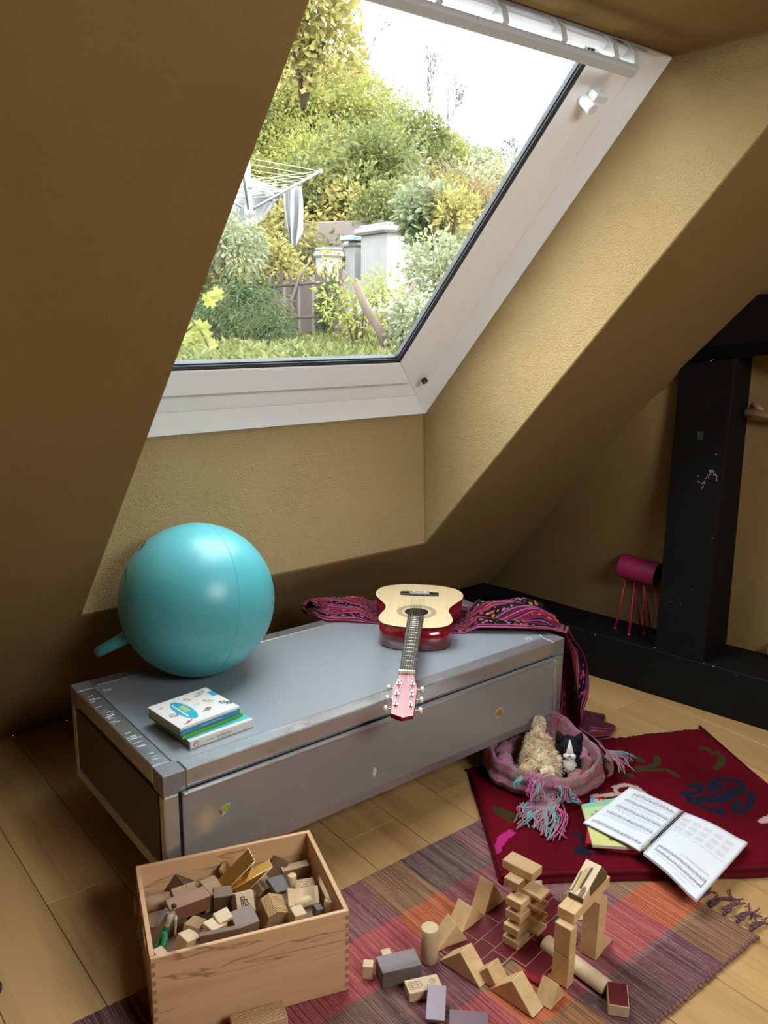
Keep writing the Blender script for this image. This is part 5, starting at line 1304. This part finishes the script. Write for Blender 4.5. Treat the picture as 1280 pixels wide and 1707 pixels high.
# lower layer that shows dark in the gaps
lq = random.Random(9)
for i, (lx, ly) in enumerate(((.06, .06), (.06, .15), (.06, .24), (.155, .06), (.155, .15), (.155, .24), (.25, .06), (.25, .15), (.25, .24), (.345, .06), (.345, .15), (.345, .24))):
    h_ = .088 if ly > .1 else .096
    p_ = CM @ Vector((lx, ly, .008+h_/2)); blk_obj(brick(.085, .08, h_), 'block', brow if i % 2 else tanw, f"{'brown' if i % 2 else 'tan'} block at the crate bottom, {('left end', 'second from the left', 'third from the left', 'right end')[i//3]}, {('front', 'middle', 'back')[i % 3]} row", p_, CA*57.3, group='blocks at the bottom of the crate')

# toy farmer
gp = mat('green_trousers', (.015, .17, .06), .4); shb = mat('beige_shirt', (.45, .38, .24), .5); skn = mat('toy_skin', (.42, .2, .11), .5)
fp0 = cpt(235, 665, .166)
fm = thing('farmer_figurine', 'tiny toy farmer in green trousers and beige shirt kneeling in the crate', 'figurine', (fp0.x, fp0.y, fp0.z), R(25))
def fig(name, pts, edges, rad, mt):
    me = bpy.data.meshes.new(name); me.from_pydata(pts, edges, []); o = bpy.data.objects.new(name, me); col.objects.link(o); o.parent = fm
    md = o.modifiers.new('skin', 'SKIN'); md.use_smooth_shade = True
    for i, r_ in enumerate(rad): me.skin_vertices[0].data[i].radius = (r_, r_)
    me.skin_vertices[0].data[0].use_root = True
    o.modifiers.new('sub', 'SUBSURF').levels = 2; o.modifiers['sub'].render_levels = 2; me.materials.append(mt); return o
def fig2(name, chains, mt):
    a = MB()
    for P_, rs in chains: a.tube(P_, rs, n=10); a.ell(P_[0], (rs[0],)*3, n=10, k=6); a.ell(P_[-1], (rs[-1],)*3, n=10, k=6)
    return a.build(name, mt, fm)
k = .0015
def V_(*p_): return Vector(p_)*k
fig2('trousers', [([V_(4, 0, 22), V_(0, -1, 18), V_(-2, -5, 14)], [.0075, .008, .006]), ([V_(0, -3, 18), V_(-6, -5, 8), V_(-12, -4, 6)], [.007, .0065, .005]), ([V_(4, 3, 20), V_(0, 6, 8), V_(-8, 7, 5)], [.007, .006, .0045]), ([V_(-8, -4, 7), V_(-14, -4, 4)], [.005, .0045]), ([V_(4, 0, 22), V_(14, 0, 30)], [.0075, .0072])], gp)
fig2('shirt', [([V_(9, 0, 30), V_(16, 0, 37), V_(21, 0, 40)], [.0068, .0078, .006]), ([V_(19, -7, 38), V_(15, -10, 30)], [.0038, .0032]), ([V_(20, 7, 38), V_(22, 10, 30)], [.0038, .0032])], shb)
fig2('forearm', [([V_(15, -10, 30), V_(12, -11, 20), V_(12, -11, 16)], [.003, .0024, .003])], skn); fig2('forearm', [([V_(22, 10, 30), V_(20, 9, 20), V_(17, 6, 14)], [.003, .0024, .003])], skn)
fig2('head', [([V_(23, 0, 43), V_(26, 0, 47)], [.0035, .0058])], skn)
a = MB(); a.ell(V_(24.5, 0, 50), (.0058, .0058, .0045), n=12, k=8); a.build('hair', mat('dark_hair', (.03, .018, .01), .7), fm)
a = MB(); a.tube([V_(31.5, 0, 46), V_(32.8, 0, 45)], [.0012, .001], n=6); a.build('nose', skn, fm)
a = MB(); a.tube([V_(14, -9, 34), V_(10, -5, 26)], [.0012, .0012], n=5); a.tube([V_(22, 3, 45.5), V_(8, 4, 26)], [.0012, .0012], n=5); a.build('braces', gp, fm)

# red and black disc at the left edge of the frame
dc = on(-8, 1655, .0)
t0 = thing('red_disc_toy', 'red toy disc with black rim on the boards at the left edge', 'toy', (dc.x-.02, dc.y+.01, 0))
a = MB(); a.lathe([(.0, .012), (.028, .014), (.031, .012)], 32); a.build('red_face', mat('red_plastic', (.5, .02, .012), .35), t0)
a = MB(); a.lathe([(.031, .0), (.036, .003), (.037, .010), (.034, .015), (.031, .013), (.031, .0)], 40); a.build('black_rim', M['gasket'], t0)

# ================================================================== outside
def hills(w, a_):   # terrain height from horizontal distance w and azimuth a_ = u/w
    E_ = [(-.45, .33), (-.2, .29), (-.12, .255), (-.065, .22), (0, .185), (.04, .145), (.08, .125), (.12, .11), (.15, .095), (.25, .075), (.5, .07)]
    e = E_[0][1]
    for (p_, q) in zip(E_[:-1], E_[1:]):
        if p_[0] <= a_ <= q[0]: e = lerp(p_[1], q[1], (a_-p_[0])/(q[0]-p_[0]))
    if a_ > .5: e = .07
    near = 1.12+.006*(w-4)
    if w <= 12: return near
    rz = 1.5+27*e
    if w <= 27: return lerp(near, rz, ((w-12)/15)**.9)
    return rz-(w-27)*.1
def ext(u, w): p_ = FH*w+RH*u; return Vector((p_.x, p_.y, hills(w, u/max(w, .1))))
gm = mat('hillside_soil_grass', (.12, .13, .04), 1, spec=0); n = N(gm); n.base(n.ramp(n.noise(n.coord(), .9, 6, .7), [(.35, (.05, .06, .015)), (.5, (.09, .09, .03)), (.62, (.11, .08, .04)), (.75, (.07, .08, .02))]))
n.bump(n.noise(n.coord(), 5, 5, .7), 1, .3)
a = MB()
def terr(u, v):
    X = lerp(-22, 45, u); Y = 3.35+42*v**1.5; w = X*FH.x+Y*FH.y; uu = X*RH.x+Y*RH.y
    return (X, Y, hills(max(w, 3), uu/max(w, 3))+.25*noise.noise(Vector((X*.4, Y*.4, 0)))*min(1, max(0, (w-6)/4)))
a.grid(terr, 110, 80); tn = a.build('hillside', gm); struct(tn)
def leafmat(name, c1, c2, c3):
    c1, c2, c3 = [tuple(x*.35 for x in c) for c in (c1, c2, c3)]
    m = mat(name, c1, .6, spec=.2); n = N(m); f = n.noise(n.coord(), 2.2, 4, .7); g_ = n.noise(n.coord(), 30, 2)
    n.base(n.mix(n.ramp(g_, [(.4, (0, 0, 0)), (.6, (1, 1, 1))]), n.ramp(f, [(.38, c1), (.5, c2), (.64, c3)]), c2))
    n.b.inputs['Subsurface Weight'].default_value = 0
    t = m.node_tree; tl = t.nodes.new('ShaderNodeBsdfTranslucent'); mx = t.nodes.new('ShaderNodeMixShader'); out = [x for x in t.nodes if x.type == 'OUTPUT_MATERIAL'][0]
    t.links.new(n.b.inputs['Base Color'].links[0].from_socket, tl.inputs[0]); mx.inputs[0].default_value = .35
    t.links.new(n.b.outputs[0], mx.inputs[1]); t.links.new(tl.outputs[0], mx.inputs[2]); t.links.new(mx.outputs[0], out.inputs[0]); return m
LM = {'green': leafmat('leaf_green', (.13, .17, .04), (.25, .28, .08), (.36, .36, .14)),
      'yellow': leafmat('leaf_yellow', (.30, .28, .06), (.50, .44, .12), (.62, .52, .20)),
      'cream': leafmat('leaf_cream_bloom', (.30, .34, .10), (.55, .54, .30), (.72, .68, .46)),
      'rust': leafmat('leaf_rust', (.24, .20, .09), (.38, .27, .13), (.46, .36, .16)),
      'dark': leafmat('leaf_dark', (.05, .09, .025), (.09, .15, .045), (.16, .22, .08)),
      'lime': leafmat('leaf_lime', (.28, .32, .06), (.44, .46, .10), (.56, .54, .20)),
      'pale': leafmat('leaf_pale', (.24, .30, .14), (.38, .42, .22), (.5, .52, .3))}
bark = mat('bark', (.045, .032, .02), .9, spec=.1)
def leaf(a, p_, d, l, w, q):
    d = d.normalized(); s_ = d.cross(Vector((q.uniform(-1, 1), q.uniform(-1, 1), q.uniform(-.3, 1)))); s_ = s_.normalized()*w/2; up_ = d.cross(s_).normalized()*l*.08
    a.add([p_, p_+d*l*.45+s_+up_, p_+d*l, p_+d*l*.45-s_+up_], [(0, 1, 2), (0, 2, 3)], 0, False)
def clump(seed, n_, r, l, w, droop=.2, shell=.55):
    q = random.Random(seed); a = MB()
    subs = [(Vector((q.uniform(-.6, .6)*r[0], q.uniform(-.6, .6)*r[1], q.uniform(.25, .85)*r[2]*1.2)), q.uniform(.35, .62)) for _ in range(9)]
    for i in range(n_):
        c, s_ = subs[i % len(subs)]
        z = q.uniform(-.7, 1); t = q.uniform(0, 6.283); rr_ = math.sqrt(max(0, 1-z*z)); d = Vector((rr_*math.cos(t), rr_*math.sin(t), z)); k_ = q.uniform(shell, 1.08)*s_
        p_ = c+Vector((d.x*r[0]*k_, d.y*r[1]*k_, d.z*r[2]*k_)); dr = d+Vector((q.uniform(-.8, .8), q.uniform(-.8, .8), q.uniform(-.6, .6)-droop))
        leaf(a, p_, dr, l*q.uniform(.6, 1.3), w*q.uniform(.7, 1.2), q)
    return a
SHM = {}
def shrub(kind, seed, loc, sc, label, group=None, n_=3600, l=.092, w=.05, name='shrub', cat='shrub', droop=.2, r=(1, 1, .9)):
    key = (kind, seed, n_, l, w, droop, r)
    if key not in SHM:
        rt = bpy.data.objects.new(name, None); col.objects.link(rt)
        clump(seed, n_, r, l, w, droop).build('foliage', LM[kind], rt)
        a = MB(); q = random.Random(seed)
        for i in range(5):
            e = Vector((q.uniform(-.5, .5)*r[0], q.uniform(-.5, .5)*r[1], r[2]*q.uniform(.6, 1.0))); a.tube([Vector((0, 0, -.3)), e*.5+Vector((0, 0, -.05)), e], [.045, .03, .012], n=6)
        a.build('branches', bark, rt); SHM[key] = rt; o = rt
    else: o = copy_tree(SHM[key])
    o.location = loc; o.scale = (sc,)*3; o.rotation_euler = (0, 0, random.uniform(0, 6.28)); tag(o, label, cat, group); return o
hq = random.Random(77)
lab = {'green': 'round green shrub on the bright hillside', 'yellow': 'yellow-green autumn shrub on the hillside', 'cream': 'shrub with cream blossom heads near the hill crest', 'rust': 'rust-brown shrub in the middle of the hillside', 'lime': 'lime green bush on the left of the hillside', 'pale': 'pale hazy shrub on the hillside'}
w = 12.8; row = 0
ON = ['first', 'second', 'third', 'fourth', 'fifth', 'sixth', 'seventh', 'eighth', 'ninth', 'tenth', 'eleventh', 'twelfth', 'thirteenth', 'fourteenth', 'fifteenth', 'sixteenth', 'seventeenth', 'eighteenth', 'nineteenth', 'twentieth']
lab = {'green': 'round green shrub', 'yellow': 'yellow-green autumn shrub', 'cream': 'cream-blossomed shrub', 'rust': 'rust-brown shrub', 'lime': 'lime green bush', 'pale': 'pale hazy shrub'}
while w < 28.5:
    a_ = -.26+.012*(row % 2)
    ci_ = 0
    while a_ < .30:
        px = 640+1419*a_; t = (w-12.8)/15
        if t > .62: kd = hq.choice(['cream', 'cream', 'yellow', 'pale', 'lime'] if px > 520 else ['yellow', 'lime', 'yellow', 'green'])
        elif px < 560: kd = hq.choice(['lime', 'yellow', 'green', 'lime'])
        elif px > 650 and .12 < t < .6: kd = hq.choice(['rust', 'rust', 'yellow', 'cream'])
        else: kd = hq.choice(['green', 'green', 'lime', 'pale', 'yellow'])
        u = (a_+hq.uniform(-.012, .012))*w; p_ = ext(u, w+hq.uniform(-.4, .4)); p_.z -= .15
        shrub(kd, hq.randint(1, 2), p_, hq.uniform(.75, 1.15)*(1 if w < 20 else 1.15), f'{lab[kd]} on the hillside, {ON[row]} row up, {ON[min(ci_, 19)]} from the left', f'{kd} shrubs on the hillside'); ci_ += 1
        a_ += 1.35/w
    w += 1.25; row += 1
# bare trees against the sky
def bare(seed, base, h, lab_, leafk=None, spread=.5):
    q = random.Random(seed); rt = thing('bare_tree', lab_, 'tree', base); a = MB(); lf = MB()
    def grow(p_, d, l, r_, dep):
        e = p_+d*l; a.tube([p_, p_.lerp(e, .5)+Vector((q.uniform(-.08, .08)*l, q.uniform(-.08, .08)*l, 0)), e], [r_, r_*.8, r_*.6], n=4)
        if dep == 0:
            leaf(lf, e, d+Vector((q.uniform(-1, 1), q.uniform(-1, 1), q.uniform(-.5, .5))), .055, .03, q)
            return
        for _ in range(3 if dep > 1 else 4):
            nd = (d+Vector((q.uniform(-1, 1), q.uniform(-1, 1), q.uniform(-.3, .6)))*spread*1.3).normalized(); grow(p_.lerp(e, q.uniform(.45, 1)), nd, l*q.uniform(.55, .8), max(.006, r_*.55), dep-1)
    grow(Vector((0, 0, 0)), Vector((.05, .02, 1)).normalized(), h*.40, .05, 5)
    a.build('branches', mat('pale_bark', (.12, .12, .12), .9), rt); lf.build('leaves', LM['pale'], rt); return rt
for i, (px, py, hh, lb) in enumerate(((715, 190, 3.0, 'bare twiggy tree on the crest, left of the pale sky gap'), (610, 95, 2.6, 'bare twiggy tree on the crest near the top of the window'), (745, 200, 2.0, 'smaller bare tree just right of the twiggy crest tree'), (860, 275, 1.6, 'small sparse tree at the right end of the crest'))):
    p_ = far(px, py+20, 27); bare(40+i, p_-Vector((0, 0, .3)), hh, lb)
p_ = far(505, 150, 16); shrub('yellow', 5, p_, 1.0, 'yellow and orange leaved tree crown at the top left of the window view', None, 2600, .17, .10, 'autumn_tree', 'tree', 0, (1, 1, 1.3))
# garden: dark weeping shrubs, vines, fence, walls, pillars
def place(px, py, w): return far(px, py, w)
def gshrub(kd, px, py_base, w, sc, lb, seed=3, n_=1400, l=.10, wd=.035, r=(1, 1, 1), droop=.5, cat='shrub', name='shrub'):
    p_ = place(px, py_base, w); return shrub(kd, seed, p_, sc, lb, None, n_, l, wd, name, cat, droop, r)
gshrub('dark', 395, 600, 7.0, .42, 'dark weeping shrub at the left, in front of the wooden fence', 3, 2600, .16, .045, (1.1, 1, 1.1), .9)
gshrub('dark', 440, 590, 6.6, .26, 'low dark leafy shrub just left of the fence pickets', 4, 1800, .16, .045, (1, 1, 1.0), .8)
gshrub('pale', 372, 470, 8.0, .42, 'greyish green shrub below the washing line at the far left', 6, 1800, .16, .05, (1, 1, 1.1), .6)
gshrub('dark', 545, 558, 7.8, .20, 'dark ivy bush growing over the fence', 7, 1300, .15, .09, (.5, .5, 1.9), .3)
gshrub('yellow', 455, 470, 9.0, .36, 'yellow autumn vine behind the dryer pole', 8, 1000, .18, .11, (1, 1, 1.1), .2, 'vine', 'yellow_vine')
gshrub('yellow', 505, 505, 8.4, .30, 'yellow vine climbing the left end of the fence', 9, 330, .18, .11, (1.3, .8, 1.2), .2, 'vine', 'yellow_vine')
gshrub('lime', 598, 590, 6.5, .24, 'bright green young tree foliage in front of the pillars', 10, 650, .20, .10, (1.3, 1, 1.9), .2, 'tree', 'young_tree')
gshrub('lime', 640, 560, 6.9, .20, 'bright green leafy branches before the large pillar', 11, 260, .22, .11, (1.2, 1, 2.0), .2, 'tree', 'young_tree')
gshrub('pale', 690, 600, 5.6, .28, 'hazy grey-green bush in the lower right corner of the window', 12, 1500, .14, .08, (1.2, 1, 1.2), .3)
gshrub('pale', 735, 520, 7.5, .40, 'pale green bush at the right frame of the window', 13, 1500, .14, .08, (1, 1, 1.2), .3)
gshrub('green', 640, 400, 12.6, .5, 'green bush above the garden wall, left of the large pillar', 14, 1400, .16, .09, (1, 1, 1.1), .3)
gshrub('green', 560, 400, 13.5, .8, 'large light green bush behind the garden wall', 15, 2200, .15, .08, (1, 1, 1.2), .3)
gshrub('green', 610, 350, 14.5, .8, 'dense green bush up the slope behind the wall', 16, 2200, .15, .08, (1, 1, 1.2), .3)
gshrub('yellow', 755, 385, 9.0, .24, 'big-leaved tree with orange tips at the right of the window view', 17, 420, .36, .19, (1.2, 1, 1.1), .0, 'tree', 'big_leaved_tree')
gshrub('pale', 720, 420, 9.4, .42, 'dusty green tree crown below the orange-tipped leaves', 18, 1500, .22, .12, (1, 1, 1.2), .2, 'tree', 'dusty_tree')
gshrub('dark', 705, 405, 9.2, .18, 'dark twiggy branches inside the big-leaved tree', 19, 300, .4, .2, (1, 1, 1.2), .1)
# leaves right in front of the glass, lower left
rt = thing('vine_spray', 'large yellow-green vine leaves close to the glass, lower left', 'vine', place(318, 592, 5.2)); q = random.Random(2); o0 = Vector(rt.location)
st_ = MB(); st_.tube([place(300, 560, 5.2)-o0, place(325, 540, 5.2)-o0, place(340, 560, 5.2)-o0, place(352, 590, 5.2)-o0, place(345, 640, 5.2)-o0], .006, n=5); st_.build('stem', bark, rt)
for i, (px, py, s_) in enumerate(((322, 555, 1), (335, 550, 1.1), (331, 572, 1), (342, 575, .9), (318, 566, .9), (346, 582, 1.1), (350, 500, .8), (362, 490, .7))):
    a = MB(); c = place(px, py, 5.2)-o0; an0 = q.uniform(0, 6)
    P_ = []
    for k in range(20):
        an = 6.2832*k/20; r_ = .045*s_*(1+.42*abs(math.cos(an*2.5)))*(1.15 if k % 2 else .85); P_.append(c+RH*math.cos(an+an0)*r_+Vector((0, 0, 1))*math.sin(an+an0)*r_+FH*(.01*math.cos(an*2)))
    a.add([c]+P_, [(0, 1+k, 1+(k+1) % 20) for k in range(20)], 0, False); a.build('leaf', LM['lime'], rt)
# bare stems of the young tree
def stem(lb, P_, w, r0, r1, nm='tree_stem'):
    Q = [place(x, y, w) for x, y in P_]; o0 = Q[0].copy(); a = MB(); n_ = len(Q); a.tube([p_-o0 for p_ in Q], [lerp(r0, r1, i/(n_-1)) for i in range(n_)], n=8)
    o = a.build(nm, mat('stem_bark_'+str(w), (.07, .05, .035), .9), None, o0); tag(o, lb, 'tree stem'); return o
stem('slanting pruned tree stem in the middle of the garden view', [(648, 590), (632, 550), (610, 515), (592, 470)], 5.8, .032, .026)
stem('thin upright stem at the lower right of the garden view', [(666, 595), (670, 560), (672, 510), (690, 470)], 5.7, .016, .008)
stem('thin branching stem rising in the yellow vine', [(490, 540), (486, 500), (500, 460), (520, 430)], 8.1, .02, .008)
stem('thin crooked stem right of the yellow vine', [(495, 520), (515, 480), (540, 455)], 8.2, .014, .006)
# ground plants
gq_ = random.Random(6)
a = MB(); 
for i in range(16000):
    w = gq_.uniform(3.9, 9.5); u = gq_.uniform(-.27, .10)*w; p_ = ext(u, w)
    if p_.y < 3.5: continue
    leaf(a, p_+Vector((0, 0, gq_.uniform(0, .10))), Vector((gq_.uniform(-1, 1), gq_.uniform(-1, 1), gq_.uniform(-.1, .9))), gq_.uniform(.04, .09), .035, gq_)
gr = a.build('ground_greenery', LM['green'], None); tag(gr, 'grass and low weeds growing below the window', 'grass', kind='stuff')
# picket fence
fdm = mat('fence_wood', (.035, .025, .02), .85); fdm2 = mat('fence_wood_pale', (.08, .065, .055), .85)
f0 = place(452, 560, 8.2)
ft = thing('picket_fence', 'dark weathered picket fence in the middle of the garden', 'fence', f0)
f1 = place(572, 552, 8.0); dv = f1-f0; nP = 26
for i in range(nP):
    c = dv*(i/(nP-1)); c.z = dv.z*(i/(nP-1)); h_ = .52+.06*math.sin(i*2.1)+.05*gq_.uniform(-1, 1)
    a = MB(); a.prism([(-.017, 0), (.017, 0), (.015, h_-.03), (0, h_), (-.015, h_-.03)], -.008, .008, M=Matrix.Translation(c) @ Matrix.Rotation(math.atan2(dv.y, dv.x)+gq_.uniform(-.15, .15), 4, 'Z') @ SX)
    a.build('picket', fdm2 if i % 5 == 0 else fdm, ft)
for z_ in (.15, .45): a = MB(); a.tube([Vector((0, 0, z_)), dv+Vector((0, 0, z_))], .016, n=6); a.build('rail', fdm, ft)
# rendered pillars and garden wall
rm = plaster('pale_render', (.17, .168, .158), (.14, .138, .13), 4, .3, .01, 60)
def pillar(px0, px1, pyt, pyb, w, lb, rot=.5):
    c = place((px0+px1)/2, pyb, w); wd = (px1-px0)/1419*w; hh = place(px0, pyt, w).z-c.z; wd *= 1.1
    t = thing('garden_pillar', lb, 'pillar', c, math.atan2(FH.y, FH.x)+rot)
    a = MB(); a.box((0, 0, hh/2), (wd*.66, wd*.66, hh)); a.build('shaft', rm, t, bevel=.01)
    a = MB(); a.box((0, 0, hh-.03), (wd*.80, wd*.80, .09)); a.build('cap', rm, t, bevel=.03)
    a = MB(); a.box((0, 0, hh+.03), (wd*.7, wd*.7, .04)); a.build('cap', rm, t, bevel=.015); return t
pillar(600, 722, 382, 560, 11.5, 'large pale rendered pillar with overhanging cap')
pillar(526, 570, 420, 560, 10.8, 'smaller pale pillar left of the large one')
pillar(574, 622, 404, 560, 12.2, 'low pale pillar half hidden behind the large pillar')
w0 = place(480, 372, 13.2); w1 = place(640, 420, 12.4)
a = MB(); L_w = (w1-w0); L_w.z = 0; ln_ = L_w.length; tm = place(540, 378, 13).z; a.box((ln_/2, 0, -.7), (ln_, .2, 1.5)); gw = a.build('garden_wall', plaster('pink_render', (.14, .12, .105), (.12, .10, .085), 4, .3, .01, 60), None, (w0.x, w0.y, tm), (0, 0, math.atan2(L_w.y, L_w.x)), bevel=.01); tag(gw, 'pale garden wall behind the fence, running to the pillars', 'wall')
a = MB(); a.box((0, 0, 0), (.5, .22, .06)); tb = a.build('blue_tray', mat('blue_plastic', (.11, .16, .24), .4), None, place(597, 399, 12.1), (0, 0, .2), bevel=.01); tag(tb, 'blue and white tray lying on the low pillar', 'tray')
# rotary clothes dryer
dw = 9.3
pb = place(419, 560, dw); ptop = place(416, 268, dw); o0 = Vector((pb.x, pb.y, pb.z))
dr = thing('clothes_dryer', 'white rotary clothes dryer in the garden', 'clothes dryer', o0)
wm = mat('white_enamel', (.30, .31, .32), .4); gm2 = mat('grey_plastic', (.25, .26, .28), .5); lm = mat('cord_cream', (.2, .2, .15), .6)
hgt = ptop.z-pb.z
a = MB(); a.cyl((0, 0, 0), (0, 0, hgt), .026, n=14); a.build('pole', wm, dr)
zl_ = place(415, 352, dw).z-pb.z; zu_ = place(416, 306, dw).z-pb.z
for nm_, z_ in (('lower_hub', zl_), ('upper_hub', zu_)): a = MB(); a.cyl((0, 0, z_-.05), (0, 0, z_+.05), .045, n=14); a.build(nm_, gm2, dr)
tipv = place(534, 284, dw)-o0; rad_ = tipv.xy.length*1.0; zt2 = tipv.z
base_an = math.atan2(RH.y, RH.x)+R(4)
arms = []
for k in range(4):
    an = base_an+k*math.pi/2; tp = Vector((math.cos(an)*rad_, math.sin(an)*rad_, zt2)); arms.append(tp)
    a = MB(); a.tube([(0, 0, zl_), tp], .014, n=8); a.build('arm', mat('arm_grey%d' % k, (.17, .175, .18), .4, .3), dr)
    mid = Vector((0, 0, zl_)).lerp(tp, .38); a = MB(); a.tube([(0, 0, zu_), mid], .008, n=6); a.build('strut', gm2, dr)
    a = MB(); a.ell(tp, (.025, .025, .025), n=10, k=6); a.build('arm_tip', gm2, dr)
for j in range(7):
    f = 1-j*.1; a = MB(); P_ = [Vector((0, 0, zl_)).lerp(t_, f)+Vector((0, 0, 0)) for t_ in arms]; a.tube(P_, .0045, n=4, closed=True); a.build('washing_line', lm, dr)
shm = mat('white_sheet', (.20, .205, .21), .9, spec=.1)
def hung(name, lb, P_, w, seed):
    # P_: outline in photo pixels, top edge then bottom; builds a draped sheet with folds
    T = [place(x, y, w) for x, y in P_[0]]; B_ = [place(x, y, w) for x, y in P_[1]]; o0_ = T[0].copy()
    def pl_(L, t): f = t*(len(L)-1); i = min(int(f), len(L)-2); return L[i].lerp(L[i+1], f-i)
    def f(u, v): p_ = pl_(T, u).lerp(pl_(B_, u), v); return p_+FH*(.05*math.sin(u*14+v*3+seed)+.03*math.sin(u*5+v*7))-o0_
    a = MB(); a.grid(f, 30, 30); o = a.build(name, shm, None, o0_, solid=.004); tag(o, lb, 'sheet', None); return o
hung('white_sheet', 'white sheet sagging over the left side of the clothes dryer', ([(372, 310), (400, 300), (420, 298), (440, 305), (460, 312)], [(385, 365), (400, 380), (415, 385), (435, 368), (458, 345)]), 9.75, 1)
hung('white_sheet', 'white sheet hanging in a narrow strip at the right of the dryer', ([(470, 313), (482, 309), (494, 309), (504, 313)], [(483, 400), (488, 412), (494, 412), (505, 385)]), 9.5, 4)
hung('white_sheet', 'low white sheet edge joining both hanging sheets on the dryer line', ([(438, 312), (455, 318), (475, 314)], [(446, 334), (458, 336), (474, 326)]), 9.6, 2)
a = MB(); a.lathe([(0, 0), (.35, .02), (.4, .10), (.3, .2), (0, .22)], 24); o = a.build('white_bowl', shm, None, place(662, 540, 7.2)); tag(o, 'white round garden bowl behind the thin stems', 'bowl')
